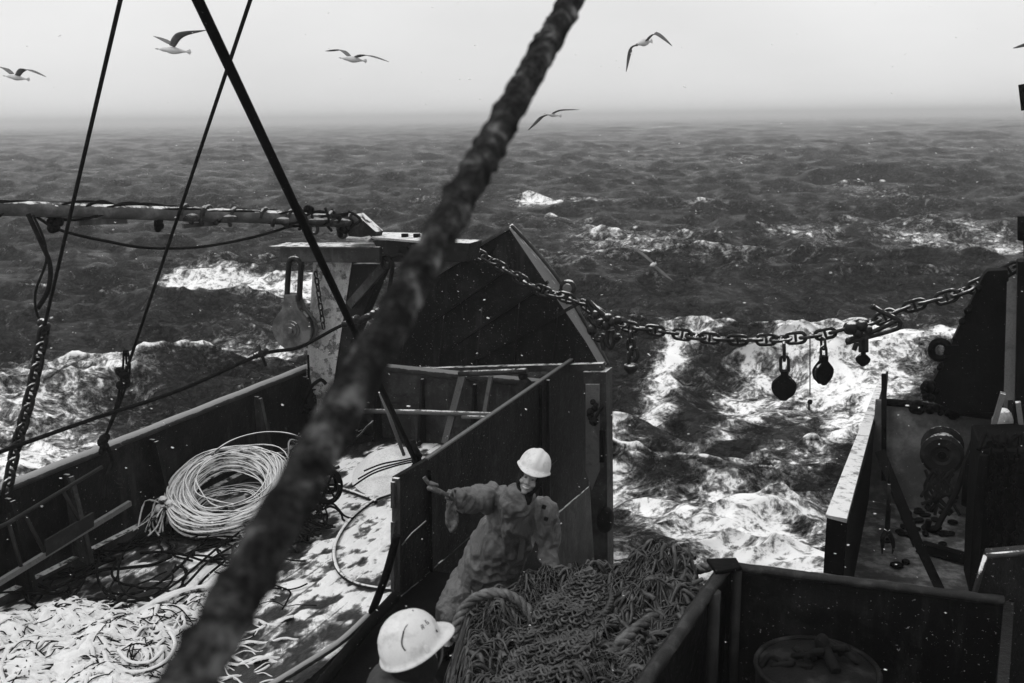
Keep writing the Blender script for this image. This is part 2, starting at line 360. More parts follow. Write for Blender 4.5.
def sea():
    nr, na = 1350, 950
    rs = 9.0 * np.exp(np.linspace(0, math.log(5200 / 9.0), nr))
    th = np.linspace(R(-52), R(52), na)
    Rg, Tg = np.meshgrid(rs, th, indexing='ij')
    X = (Rg * np.sin(Tg)).ravel(); Y = (Rg * np.cos(Tg)).ravel(); Rr = Rg.ravel()
    cell = np.maximum(Rr * (math.log(5200/9.0)/nr), Rr * (R(104)/na))
    H = np.zeros_like(X); DX = np.zeros_like(X); DY = np.zeros_like(X); ST = np.zeros_like(X)
    r2 = np.random.default_rng(11)
    wd = R(192)
    for i in range(190):
        lam = 0.42 * math.exp(r2.random() ** 1.25 * math.log(26 / .42)); k = 2 * math.pi / lam
        sp = .26 if lam > 6 else .50
        a = wd + r2.normal() * sp; ph = r2.random() * 6.283
        amp = .0150 * lam ** .85 if lam < 2.6 else .0150 * 2.6 ** .85 * (lam / 2.6) ** .53
        kx, ky = k * math.sin(a), k * math.cos(a)
        fade = np.clip((lam / cell - 1.8) / 1.4, 0, 1)
        t = kx * X + ky * Y + ph; A = amp * fade
        sn = np.sin(t); cs = np.cos(t)
        H += A * cs; DX -= A * sn * math.sin(a) * .75; DY -= A * sn * math.cos(a) * .75; ST += A * k * cs
    # gusty groups: calmer and rougher areas
    F = np.zeros_like(X)
    for (x0, y0, x1, y1, rad, st) in FOAM:
        A_ = aZ(x0, y0, WZ); B_ = aZ(x1, y1, WZ); dx, dy = B_.x - A_.x, B_.y - A_.y; L2 = dx*dx + dy*dy + 1e-9
        t = np.clip(((X - A_.x) * dx + (Y - A_.y) * dy) / L2, 0, 1)
        # patches seen at a low angle lie stretched away from the ship
        d = np.hypot(X - (A_.x + t * dx), (Y - (A_.y + t * dy)) * .8) / rad
        F = np.maximum(F, st * np.exp(-(d ** 2) * .8))
    crest = np.clip((ST - 1.0) * .9, 0, 1) * np.clip((H - .12) * 3, 0, 1)
    F2 = np.clip(F + crest * .62, 0, 1.3)
    H = H + F * .05
    # one breaking sea off the port quarter
    c = aZ(235, 305, WZ); d = ((X - c.x) * .95 + (Y - c.y) * .2) / 4.6; e = ((Y - c.y) * .95 - (X - c.x) * .2) / 1.7
    H += .5 * np.exp(-d*d - e*e)
    c = aZ(120, 400, WZ); d = ((X - c.x) * .9 + (Y - c.y) * .4) / 4.0; e = ((Y - c.y) * .9 - (X - c.x) * .4) / 1.6
    H += .45 * np.exp(-d*d - e*e)
    # hollow of the wake
    c = aZ(720, 450, WZ); H -= .12 * np.exp(-(((X - c.x) / 1.6) ** 2) - ((Y - c.y) / 2.0) ** 2)
    V = np.stack([X + DX, Y + DY, WZ + H], 1)
    idx = np.arange(nr * na).reshape(nr, na)
    q = np.stack([idx[:-1, :-1], idx[:-1, 1:], idx[1:, 1:], idx[1:, :-1]], -1).reshape(-1, 4)
    me = bpy.data.meshes.new('sea'); me.vertices.add(len(V)); me.vertices.foreach_set('co', V.ravel())
    me.loops.add(q.size); me.loops.foreach_set('vertex_index', q[:, ::-1].ravel().astype(np.int32))
    me.polygons.add(len(q)); me.polygons.foreach_set('loop_start', np.arange(0, q.size, 4, dtype=np.int32))
    me.polygons.foreach_set('loop_total', np.full(len(q), 4, dtype=np.int32)); me.update(calc_edges=True)
    me.polygons.foreach_set('use_smooth', np.ones(len(q), dtype=bool))
    at = me.attributes.new('foam', 'FLOAT', 'POINT'); at.data.foreach_set('value', F2.astype(np.float32))
    m, n, b = newmat('sea_water')
    G = geo(n); P = G.outputs['Position']
    a_ = n.nodes.new('ShaderNodeAttribute'); a_.attribute_name = 'foam'
    mp = n.nodes.new('ShaderNodeMapping'); mp.inputs['Rotation'].default_value = (0, 0, R(25)); mp.inputs['Scale'].default_value = (1, 1.7, 1)
    n.links.new(P, mp.inputs[0]); W = mp.outputs[0]
    mw = n.nodes.new('ShaderNodeMapping'); mw.inputs['Rotation'].default_value = (0, 0, SA); mw.inputs['Scale'].default_value = (1.25, 2.1, 1); n.links.new(P, mw.inputs[0])
    n1 = noise(n, 1.25, 15, .80, mw.outputs[0], .45); n2 = noise(n, .35, 6, .6, W, .3); n3 = noise(n, 7, 8, .8, P, .5)
    vor = n.nodes.new('ShaderNodeTexVoronoi'); vor.feature = 'DISTANCE_TO_EDGE'; vor.inputs['Scale'].default_value = 3.6
    wv = n.nodes.new('ShaderNodeVectorMath'); wv.operation = 'ADD'
    nn = n.nodes.new('ShaderNodeTexNoise'); nn.inputs['Scale'].default_value = 1.7; nn.inputs['Detail'].default_value = 6
    n.links.new(W, nn.inputs['Vector']); n.links.new(W, wv.inputs[0]); n.links.new(nn.outputs['Color'], wv.inputs[1]); n.links.new(wv.outputs[0], vor.inputs['Vector'])
    lace = ramp(n, vor.outputs['Distance'], .0, .22, 1., 0.)
    tex = mth(n, 'ADD', mth(n, 'ADD', mth(n, 'MULTIPLY', n1, 2.0), -.60), mth(n, 'ADD', mth(n, 'MULTIPLY', lace, .07), mth(n, 'MULTIPLY', n3, .46)))
    s_ = mth(n, 'ADD', tex, mth(n, 'MULTIPLY', mth(n, 'MINIMUM', a_.outputs['Fac'], .9), .51))
    foam = mth(n, 'ADD', mth(n, 'MULTIPLY', ramp(n, s_, .78, 1.06), .36), mth(n, 'MULTIPLY', ramp(n, s_, .97, 1.18), .64))
    film = mth(n, 'MULTIPLY', ramp(n, s_, .70, 1.0), .10)
    base = mixc(n, film, mixc(n, ramp(n, noise(n, 3.4, 14, .82, W, .8), .40, .64), .009, .085), .5); c = mixc(n, foam, base, .93)
    n.links.new(c, b.inputs['Base Color'])
    n.links.new(mth(n, 'ADD', .16, mth(n, 'MULTIPLY', foam, .6)), b.inputs['Roughness']); b.inputs['IOR'].default_value = 1.33
    h = mth(n, 'ADD', mth(n, 'ADD', mth(n, 'MULTIPLY', noise(n, 3.2, 12, .74, W, 1.0), 1.), mth(n, 'MULTIPLY', noise(n, .8, 12, .74, W, .6), 1.5)), mth(n, 'MULTIPLY', mth(n, 'MULTIPLY', foam, tex), .7))
    bp = bump(n, b, h, 1.0, 1.1)
    n.links.new(mth(n, 'SUBTRACT', 1., mth(n, 'MULTIPLY', foam, .84)), bp.inputs['Strength'])
    me.materials.append(m)
    o = bpy.data.objects.new('sea', me); col.objects.link(o); o['kind'] = 'structure'; return o
sea()

# falling snow turns far things pale: one even body of air
hm = bpy.data.materials.new('haze'); hm.use_nodes = True; hn = hm.node_tree; hn.nodes.clear()
ho = hn.nodes.new('ShaderNodeOutputMaterial'); pv = hn.nodes.new('ShaderNodeVolumePrincipled')
pv.inputs['Color'].default_value = g(.9); pv.inputs['Density'].default_value = .0009; pv.inputs['Anisotropy'].default_value = .3
hn.links.new(pv.outputs[0], ho.inputs['Volume']); M['haze'] = hm
MB().box((0, 2300, 5.), (5600, 0, 0), (0, 3400, 0), (0, 0, 10.6)).build('haze', 'haze', kind='stuff')

# ------------------------------------------------------------------ the ship
BA = aZ(0, 490, 1.2); BB = aZ(310, 368, 1.2)
SB = (BA.dot(DS) + BB.dot(DS)) / 2                 # port bulwark lies in the plane s = SB
SL = aZ(397, 600, 0).dot(DS)                       # port wall of the stern ramp
SR = aZ(828, 517, 1.55).dot(DS)                    # starboard wall of the stern ramp
AT = 13.2                                          # the stern
ZT = 1.55

def snow_amount(px_pts):
    pass
SNOW = [  # world blobs of trodden snow on the deck: px, py, radius m, strength
    (375,470,.75,1.15),(400,455,.6,1.1),(430,450,.6,1.0),(350,500,.7,.9),(385,520,.8,1.05),(360,550,.8,1.0),(390,560,.6,1.0),(330,580,.8,.9),(370,600,.7,.85),
    (300,610,.8,.62),(330,650,.8,.5),(280,650,.8,.45),(260,600,.55,.75),(215,575,.55,1.0),(195,590,.5,1.0),(235,555,.5,.9),(290,460,.5,.8),(330,470,.5,.7),
    (130,570,.45,.7),(100,575,.35,.6),(150,555,.4,.65),(190,560,.4,.8),(40,620,.7,.9),(90,640,.8,1.0),(150,640,.7,.9),(60,670,.8,.9),(15,650,.6,.8),(300,560,.4,.6),(290,480,.4,.5),
    (220,500,.55,.9)]
def deck():
    s0, s1, a0, a1 = SB - .01, SL + .02, 4.2, AT
    n1, n2 = 190, 330
    S = np.linspace(s0, s1, n1); A = np.linspace(a0, a1, n2)
    Sg, Ag = np.meshgrid(S, A, indexing='ij')
    X = (Sg * DS.x + Ag * DA.x).ravel(); Y = (Sg * DS.y + Ag * DA.y).ravel()
    F = np.zeros_like(X)
    for px, py, rad, st in SNOW:
        c = aZ(px, py, 0); F = np.maximum(F, st * np.exp(-(((X - c.x) ** 2 + (Y - c.y) ** 2) / rad ** 2) * .9))
    nz = np.array([mnoise.fractal(Vector((x_ * 4.2, y_ * 1.9, 0)), .8, 2., 5) for x_, y_ in zip(Sg.ravel(), Ag.ravel())])
    n3 = np.array([mnoise.fractal(Vector((x_ * 5., y_ * 3.2, 4)), .7, 2., 3) for x_, y_ in zip(Sg.ravel(), Ag.ravel())])
    D = np.clip(F * 1.15 + nz * .45 - .38, 0, 1)
    foot = np.clip(.75 + n3 * 1.9, 0, 1)
    Z = D * .035 * (.6 + .4 * foot) + nz * .003
    F2 = np.clip(F + nz * .32 + (foot - .7) * .45, 0, 1.3)
    V = np.stack([X, Y, Z], 1)
    idx = np.arange(n1 * n2).reshape(n1, n2)
    q = np.stack([idx[:-1, :-1], idx[1:, :-1], idx[1:, 1:], idx[:-1, 1:]], -1).reshape(-1, 4)
    me = bpy.data.meshes.new('port_deck'); me.from_pydata(V.tolist(), [], q.tolist())
    me.polygons.foreach_set('use_smooth', np.ones(len(q), dtype=bool))
    at = me.attributes.new('snow', 'FLOAT', 'POINT'); at.data.foreach_set('value', F2.astype(np.float32))
    m, n, b = newmat('snowy_deck'); P = geo(n).outputs['Position']
    a_ = n.nodes.new('ShaderNodeAttribute'); a_.attribute_name = 'snow'
    mpd = n.nodes.new('ShaderNodeMapping'); mpd.inputs['Rotation'].default_value = (0, 0, SA); mpd.inputs['Scale'].default_value = (1.6, .55, 1); n.links.new(P, mpd.inputs[0])
    f = noise(n, 9, 10, .75, mpd.outputs[0], .6); f2 = noise(n, 30, 6, .75, P)
    wet = mixc(n, ramp(n, f, .4, .65), .004, .03)
    s_ = mth(n, 'ADD', a_.outputs['Fac'], mth(n, 'ADD', mth(n, 'MULTIPLY', f, .8), mth(n, 'MULTIPLY', f2, .35)))
    me_ = n.nodes.new('ShaderNodeMapping'); me_.inputs['Rotation'].default_value = (0, 0, SA); n.links.new(P, me_.inputs[0])
    sxx = n.nodes.new('ShaderNodeSeparateXYZ'); n.links.new(me_.outputs[0], sxx.inputs[0])
    seam = ramp(n, mth(n, 'ABSOLUTE', mth(n, 'SUBTRACT', mth(n, 'FRACT', mth(n, 'MULTIPLY', sxx.outputs[0], 5.2)), .5)), .0, .09, 1., 0.)
    s_ = mth(n, 'SUBTRACT', s_, mth(n, 'MULTIPLY', seam, .14))
    slush = ramp(n, s_, .98, 1.24); full = ramp(n, s_, 1.16, 1.38)
    c = mixc(n, full, mixc(n, slush, wet, .19), .85); n.links.new(c, b.inputs['Base Color'])
    n.links.new(mth(n, 'ADD', .28, mth(n, 'MULTIPLY', slush, .5)), b.inputs['Roughness'])
    bump(n, b, mth(n, 'ADD', mth(n, 'MULTIPLY', s_, .6), mth(n, 'MULTIPLY', f2, .4)), .8, .03)
    me.materials.append(m); o = bpy.data.objects.new('port_deck', me); col.objects.link(o); o['kind'] = 'structure'
deck()
def slab(name, s0, s1, a0, a1, z0, z1, mat, kind='structure', **k):
    return MB().hexa([ship(s0,a0,z0), ship(s1,a0,z0), ship(s1,a1,z0), ship(s0,a1,z0), ship(s0,a0,z1), ship(s1,a0,z1), ship(s1,a1,z1), ship(s0,a1,z1)]).build(name, mat, kind=kind, **k)
# hull under the deck, with the slipway cut down between its walls
M['rough_deck'] = worn('iced_starboard_deck', .035, .20, .6, 3.2, speck=.4, lo=.44, hi=.62, bmp=1., spec=.3)
M['stained'] = worn('stained_stern_plate', .07, .18, .6, 1.8, speck=.4, lo=.44, hi=.62, spec=.2)
slab('port_hull', SB - .02, SL - .01, -3, AT - .005, -4.2, -.06, 'steel')
slab('middle_deck', SL + .002, SR - .002, -3, 9.2, -4.2, 0, 'blackp')
slab('starboard_hull', SR + .002, SR + 7.5, -3, AT - .005, -4.2, 0, 'rough_deck')
rp = MB(); P4 = [ship(SL+.002, 9.2, 0), ship(SL+.002, 9.2, -4.2), ship(SL+.002, 13.1, -4.2), ship(SL+.002, 13.1, -2.7)]
rp.prism(P4, DS * (SR - SL - .004)); rp.build('slipway', 'steel2', kind='structure')
slab('fore_platform', -2.6, 3.6, -1.5, 3.6, 1.18, 1.30, 'steel')
for s in (-2.5, 3.5): MB().beam(ship(s, 1.9, 0), ship(s, 1.9, 1.18), .16, .16, DA).build('platform_post', 'steel', label='square steel post under the fore platform, %s side' % ('port' if s < 0 else 'starboard'), cat='post')

# port bulwark
bw_ = thing('bulwark', 'long dark steel bulwark with snow-dusted rail along the port side of the deck', 'ship rail', ship(SB, 9, 0))
MB().hexa([ship(SB-.05,2,-4.2), ship(SB,2,-4.2), ship(SB,AT+.05,-4.2), ship(SB-.05,AT+.05,-4.2), ship(SB-.05,2,1.18), ship(SB,2,1.18), ship(SB,AT+.05,1.18), ship(SB-.05,AT+.05,1.18)]).build('wall', 'steel', bw_)
p = [ship(SB-.03, 2 + i * .25, 1.2 + .004 * math.sin(i * 1.7)) for i in range(46)]
MB().tube(p, .075, 12, flat=.75).build('rail', 'rail', bw_)
MB().beam(ship(SB+.05, 2, .05), ship(SB+.05, AT, .05), .1, .1, UP).build('foot_ledge', 'steel2', bw_)
ab_ = aS(150, 450, SB).dot(DA)
for i, a in enumerate((4.0, 5.15, aS(5, 505, SB).dot(DA), ab_ - 1.35, ab_, ab_ + 2.1, ab_ + 3.3)):
    k = MB(); k.prism([ship(SB+.002,a,1.1), ship(SB+.002,a,.1), ship(SB+.26,a,.0), ship(SB+.22,a,.12), ship(SB+.07,a,1.1)], DA*.035)
    k.beam(ship(SB+.10,a+.017,1.08), ship(SB+.27,a+.017,.06), .06, .03, DS); k.build('stay_bracket', 'steel2' if i % 2 else 'steel', bw_)
# pipe guard leaning inside it
gd = thing('pipe_guard', 'low dark pipe guard with two uprights leaning inside the port bulwark at far left', 'railing', aS(60, 560, SB + .5))
def gp(x, y): return aS(x, y, SB + .45)
MB().tube([gp(-30, 540), gp(8, 523), gp(60, 492), gp(102, 467)], .022, 8).build('top_bar', 'guard', gd)
MB().beam(gp(-30, 600), gp(130, 503), .05, .06).build('bottom_bar', 'edge', gd)
for q in (((25, 515), (46, 555)), ((63, 491), (85, 532)), ((9, 524), (22, 570))): MB().tube([gp(*q[0]), gp(*q[1])], .02, 8).build('upright', 'guard', gd)
MB().prism([gp(44, 556), gp(44, 540), gp(92, 512), gp(92, 526)], DS * .03).build('kick_plate', 'guard', gd)

# transom between bulwark and ramp wall
tr = thing('transom', 'dark stern bulwark with patchy paint under the big hatch plate', 'ship rail', ship((SB+SL)/2, AT, 0))
zt = aA(420, 372, AT).z
MB().hexa([ship(SB,AT,-4.2), ship(SL-.06,AT,-4.2), ship(SL-.06,AT+.06,-4.2), ship(SB,AT+.06,-4.2), ship(SB,AT,zt), ship(SL-.06,AT,zt), ship(SL-.06,AT+.06,zt), ship(SB,AT+.06,zt)]).build('wall', worn and 'steel2', tr)
MB().tube([ship(SB-.02, AT+.03, zt), ship(SL-.06, AT+.03, zt)], .07, 10).build('rail', 'rail', tr)
for s in (SB+.9, SB+1.7, SB+2.6, SB+3.4): MB().prism([ship(s,AT-.002,zt-.1), ship(s,AT-.002,0), ship(s,AT-.25,0), ship(s,AT-.05,zt-.1)], DS*.04).build('stay_bracket', 'steel', tr)
def tp(x, y, b=.3): return aA(x, y, AT - b)
fr = thing('tubular_frame', 'pale pipe frame with a crossbar against the stern bulwark left of the dark wall', 'frame', tp(450, 445))
MB().beam(tp(463, 374), tp(445, 443), .105, .06, DA).build('upright', 'pipe', fr)
MB().beam(tp(491, 376), tp(484, 416), .06, .05, DA).build('upright', 'pipe', fr)
MB().tube([tp(459, 374), tp(527, 371)], .045, 8).build('top_bar', 'steel2', fr)
MB().tube([tp(362, 411, .34), tp(420, 412, .34), tp(502, 415, .34)], .038, 8).build('crossbar', 'pipe', fr)
MB().tube([tp(462, 417, .4), tp(500, 418, .4)], .028, 8).build('crossbar', 'pipe', fr)
MB().beam(tp(361, 402, .5), tp(347, 452, .5), .13, .06, DA).build('leaning_plank', 'steel2', at=tp(347, 452, .5), label='short grey plank leaning behind the thick iced rope on deck', cat='plank')
b = MB(); b.ball(tp(525, 392, .25), (.14, .12, .22)); b.ball(tp(523, 376, .25), (.07, .07, .08)); b.tube([tp(522, 374, .25), tp(519, 366, .25)], .015)
b.build('tied_sack', 'bagm', at=tp(525, 400, .25), label='small tied sack hanging at the right of the pale pipe frame', cat='sack')

# port wall of the slipway with its bright top edge
wl = thing('ramp_wall', 'tall dark steel wall with a bright sloping-looking top edge behind the bending man', 'wall', ship(SL, 11, 0))
def L(x, y, o=0.): return aS(x, y, SL + o)
poly = [L(397,604), L(397,477), L(425,461), L(583,353), L(589,486), L(536,530), L(500,610)]
MB().prism(poly, -DS * .055).build('plate', 'plate', wl)
e = MB(); e.beam(L(426,460,-.02) + UP*.012, L(583,352,-.02) + UP*.012, .05, .022, UP); e.build('top_edge', 'edge', wl)
e = MB(); e.beam(L(396,600,.01), L(396,478,.01), .05, .07, DS)
for y0, y1 in ((482,508),(522,545),(552,590)): e.beam(L(393,y0,.01), L(393,y1,.01), .03, .04, DS)
e.build('hinge_strip', 'steel2', wl)
for x0, y0, x1, y1 in ((430,470,432,600),(541,385,541,530),(548,380,549,520)): MB().beam(L(x0,y0,.02), L(x1,y1,.02), .03, .05, DS).build('stiffener', 'plate' if x0 < 545 else 'steel', wl)
MB().tube([L(402,545,.03), L(412,533,.05), L(426,521,.03)], .008, 6).build('lashing', 'pipe', wl)
MB().tube([L(520,542,.02), L(560,512,.02), L(590,487,.02), L(590,470,.02)], .012, 8).build('lower_edge', 'steel2', wl)
MB().prism([L(536,531,-.12), L(590,487,-.12), L(600,489,-.12), L(604,600,-.12), L(480,640,-.12)], -DS*.05).build('cheek_plate', 'steel2', wl)
po = thing('stern_post', 'narrow worn steel post with a pale face at the port corner of the slipway', 'post', aA(598, 575, 13.75))
def Q(x, y, b=13.75): return aA(x, y, b)
MB().loft([Q(583,372), Q(606,372), Q(608,590), Q(596,590)], [p + DA*.3 for p in [Q(583,372), Q(606,372), Q(608,590), Q(596,590)]]).build('post_body', 'steel2', po)
MB().prism([Q(586,384,13.74), Q(600,384,13.74), Q(600,470,13.74), Q(592,490,13.74), Q(586,470,13.74)], -DA*.02).build('pale_face', 'pipe', po)
MB().prism([Q(600,430,13.7), Q(605,430,13.7), Q(605,462,13.7), Q(600,462,13.7)], -DA*.03).build('slot_cover', 'blackp', po)
MB().lathe(Q(605,520,13.6), DS, [(.0,-.08),(.16,-.08),(.2,-.02),(.2,.04),(.14,.1),(.0,.1)], 16).build('fairlead_roller', 'blackp', po)
k = MB()
for i in range(7): k.ball(Q(594 + random.uniform(-4, 5), 402 + i * 3.2, 13.62), random.uniform(.04, .08), nu=8, nv=6)
k.tube([Q(588,412,13.6), Q(594,420,13.6), Q(603,405,13.6)], .03); k.build('rope_knot', 'rope', po)

# the big hatch plate on the stern gallows
hp = thing('hatch_plate', 'huge dark peaked steel plate with pale side edge rising over the stern', 'steel plate', aA(500, 366, 13.9))
A0 = 13.9
fp = [(509,228),(586,342),(601,368),(379,376),(372,340),(380,304),(470,251)]
front = [aA(x, y, A0) for x, y in fp]; 
bp = [(513,225),(568,293),(609,363),(383,372),(376,338),(384,302),(473,249)]
back = [aA(x, y, A0 + .75) for x, y in bp]
MB().loft(front, back, 0, 1).build('plate_body', ['plate', 'edge'], hp, bevel=.01).data.materials[1] = M['pipe']
# the rounded pale flange down its starboard side
fl = spline([aA(511,225,A0+.3), aA(534,249,A0+.5), aA(556,276,A0+.55), aA(571,299,A0+.6), aA(588,328,A0+.6), aA(608,364,A0+.6)], 8)
MB().tube(fl, .03, 8).build('flange', 'steel2', hp)
for (x0,y0,x1,y1) in ((430,322,505,270),(452,345,548,282),(470,362,585,300)): MB().beam(aA(x0,y0,A0-.03), aA(x1,y1,A0-.03), .05, .06, DA).build('stiffener', 'plate', hp)
MB().beam(aA(381,303,A0-.02), aA(509,228,A0-.02), .04, .05, DA).build('edge_strip', 'steel2', hp)
MB().beam(aA(420,280,A0-.03), aA(470,250,A0-.03), .16, .03, DA).build('pale_strip', 'steel2', hp)
MB().beam(aA(376,372,A0-.05), aA(604,366,A0-.05), .1, .12, DA).build('bottom_beam', 'steel2', hp)
for i in range(5):
    x0 = 400 + i * 38; y0 = 372 - 0 * i
    MB().tube([aA(x0, 368, A0-.02), aA(x0 + 6, 300 + abs(i - 3) * 8, A0-.02)], .008, 6, wob=.3).build('weld_bead', 'steel', hp)
lg = MB(); c = aA(568, 288, A0 + .3)
lg.lathe(c, DA, [(.03,-.03),(.13,-.03),(.13,.03),(.03,.03)], 20); lg.box(c - UP*.13 - DS*.02, DS*.12, DA*.028, UP*.12)
lg.build('lifting_lug', 'steel', hp)
hole = MB(); hole.lathe(c, DA, [(.045,-.045),(.075,-.045),(.075,.045),(.045,.045)], 16); hole.build('lug_eye', 'pipe', hp)

# gallows over the port quarter
ga = thing('gallows', 'weathered gallows on the port quarter with pale leaning column and white-topped crossbeam', 'gallows', aA(325, 420, 12.6))
G_ = lambda x, y, o=0.: aA(x, y, 12.5 + o)
f = [G_(313,262), G_(352,262), G_(328,420), G_(303,420)]
MB().loft(f, [p + DA*.28 for p in f], 0, 1).build('column', ['column', 'steel'], ga, bevel=.008)
f = [G_(352,264,.02), G_(384,264,.02), G_(350,345,.02), G_(342,425,.02), G_(326,425,.02)]
MB().loft(f, [p + DA*.25 for p in f]).build('column_web', 'steel', ga)
MB().beam(G_(388,262,-.05), G_(350,305,-.05), .12, .1, DA).build('brace', 'steel2', ga)
f = [G_(280,246,-.3), G_(379,247,-.3), G_(380,263,-.3), G_(280,262,-.3)]
MB().loft(f, [p + DA*.42 for p in f]).build('crossbeam', 'steel2', ga, bevel=.01)
MB().beam(G_(279,245,-.1), G_(380,245.5,-.1), .5, .02, UP).build('beam_flange', 'boomm', ga)
f = [G_(372,240,-.25), G_(470,243,-.25), G_(466,262,-.25), G_(385,262,-.25)]
MB().loft(f, [p + DA*.4 for p in f]).build('outer_beam', 'steel', ga, bevel=.01)
f = [G_(372,239,-.28), G_(420,243,-.28), G_(450,244.5,-.28), G_(450,240,.35), G_(420,235,.35), G_(376,234,.35)]
MB().prism(f, UP*.03).build('beam_top', 'white_steel', ga)
f = [G_(346,241,-.4), G_(368,243,-.4), G_(378,236,.1), G_(372,232,.1), G_(352,236,.1)]
MB().prism(f, UP*.04).build('hinge_pad', 'white_steel', ga)
for x in (405, 417): MB().lathe(G_(x, 240, 0), UP, [(0,0),(.055,0),(.055,.09),(0,.09)], 6, smooth=False).build('bolt', 'blackp', ga)
MB().lathe(G_(405,252,-.3), DA, [(.0,-.05),(.08,-.05),(.08,.02),(0,.02)], 14).build('beam_pin', 'blackp', ga)
f = [G_(344,219,-.2), G_(356,214,-.2), G_(376,232,-.2), G_(374,240,-.2), G_(350,240,-.2)]
MB().loft(f, [p + DA*.2 for p in f]).build('boom_bracket', 'steel', ga)
for (x, y) in ((314,228), (342,232)): MB().link(G_(x, y, -.25), UP, DS, .17, .13, .025).build('shackle', 'chain', ga)
k = MB(); c0 = spline([G_(383,258,-.35), G_(392,262,-.4), G_(391,278,-.4), G_(388,298,-.4)], 6); k.tube(c0, .03, 8)
k.tube(spline([G_(389,258,-.35), G_(399,255,-.4), G_(404,256,-.4)], 6), .025, 8); k.link(G_(386,262,-.4), UP, DS, .2, .12, .025); k.build('hanging_strop', 'rope', ga)
k = MB()
for i in range(9): k.link(G_(316 + i * .9, 275 + i * 6.3, -.3), (G_(317,281,-.3) - G_(316,275,-.3)), DS if i % 2 else DA, .115, .06, .013, 5)
k.build('hanging_chain', 'chain', at=G_(320, 300, -.3), label='thin rusty chain hanging beside the big block under the crossbeam', cat='chain')
k = MB()
for i in range(26):
    k.tube(spline([G_(310 + random.uniform(-8,6), 385 + random.uniform(0, 30), -.12) for _ in range(3)], 4), .014, 6)
k.tube(spline([G_(300,412,-.15), G_(309,390,-.15), G_(320,380,-.15), G_(326,384,-.15)], 6), .028, 8); k.tube([G_(308,355,-.15), G_(309,378,-.15)], .02, 6)
k.build('rope_tangle', 'rope', at=G_(310, 405, -.12), label='dark knotted rope tangle at the foot of the pale gallows column', cat='rope')

# ---- blocks
def block(name, label, cx, cy, w, h, top, a, mat='steel', edge=.0, group=None, bell=False):
    """hanging snatch block: two cheeks, sheave, pin, shackle; edge turns it towards its rim"""
    root = thing(name, label, 'pulley block', aA(cx, cy, a), group)
    c = aA(cx, cy, a); sc_ = c.dot(DA) / FPX * 1.02
    X = (DS * math.cos(edge) + DA * math.sin(edge)); N = (DA * math.cos(edge) - DS * math.sin(edge))
    hw, hh = w * sc_ / 2, h * sc_ / 2
    prof = []
    for i in range(26):
        t = 2 * math.pi * i / 26; x = math.sin(t); y = -math.cos(t)
        r = 1.0 if y < .25 else 1 - (y - .25) * .25
        prof.append((x * hw * r * (1 if y < .2 else 1 - .55 * (y - .2)), y * hh * (1 + (.14 if y < -.9 else 0))))
    if bell:
        hp_ = [(0,-1),(.35,-.95),(.7,-.74),(.92,-.42),(1,-.1),(.9,.2),(.66,.48),(.44,.68),(.36,.85),(.34,1.0)]
        prof = [(x * hw, y * hh) for x, y in hp_] + [(-x * hw, y * hh) for x, y in hp_[:0:-1]]
    th = hw * .16
    for sgn in (-1, 1):
        k = MB(); k.prism([c + X * x + UP * y + N * (sgn * hw * .3 - th / 2) for x, y in prof], N * th); k.build('cheek', mat, root, bevel=.006)
        k = MB(); k.lathe(c + N * sgn * hw * .38 - UP*hh*.12, N * sgn, [(0,0),(hw*.42,0),(hw*.42,hw*.06),(hw*.3,hw*.06),(hw*.3,hw*.12),(hw*.14,hw*.12),(hw*.14,hw*.22),(0,hw*.22)], 22, smooth=False); k.build('hub', 'boomm' if bell else 'blackp', root)
    k = MB(); k.lathe(c - N * hw * .2 - UP*hh*.12, N, [(0,0),(hw*.88,0),(hw*.7,hw*.2),(hw*.88,hw*.4),(0,hw*.4)], 26); k.build('sheave', 'steel2', root)
    nk = MB(); y0 = hh * .75; nk.box(c + UP * (y0 + hh * .22), X * hw * .30, N * hw * .36, UP * hh * .3); nk.build('neck', mat, root, bevel=.006)
    tp_ = aA(cx, top, a); st = c + UP * (y0 + hh * .45); Ls = (tp_ - st).length
    k = MB(); n_ = max(1, round(Ls / (hw * 1.0)))
    for i in range(n_):
        q = st.lerp(tp_, (i + .5) / n_); k.link(q, (tp_ - st), X if i % 2 == 0 else N, Ls / n_ * 1.35, hw * .62, hw * .13, 8)
    k.build('shackle', 'chain', root); return root
block('trawl_block', 'big bulbous grey block with round hub hanging from the gallows crossbeam', 295, 325, 52, 60, 264, 12.2, 'blockm', .15, bell=True)

# ---- boom lashed along the port side
def bpnt(x, y): return aY(x, y, 11.0 + 3.4 * x / 375)
bo = thing('boom', 'long horizontal boom wrapped in ropes and canvas crossing at left', 'boom', bpnt(0, 208))
MB().tube([bpnt(x, y) for x, y in ((-160,202),(-60,205),(0,208),(90,211),(180,214),(270,217),(358,221))], [.09,.09,.088,.088,.09,.09,.075], 14).build('spar', 'boomm', bo)
k = MB()
for j in range(7):
    ph = random.random() * 6; pts = []
    for i in range(60):
        x = -120 + i * 8; 
        if x > 360: break
        aa = ph + i * (.25 + .22 * (j % 3)); pc = bpnt(x, 202 + 9 * (x + 60) / 375 * .45 + 5)
        pts.append(bpnt(x, 207.5 + .036 * x) + Vector((0, -1, 0)) * .1 * math.cos(aa) + UP * (.085 + .03 * math.sin(aa * .7)) * math.sin(aa if j % 2 else .8 + .5 * math.sin(aa)))
    k.tube(spline(pts, 3), .014 + .006 * (j % 2), 6)
k.build('lashing', 'rope', bo)
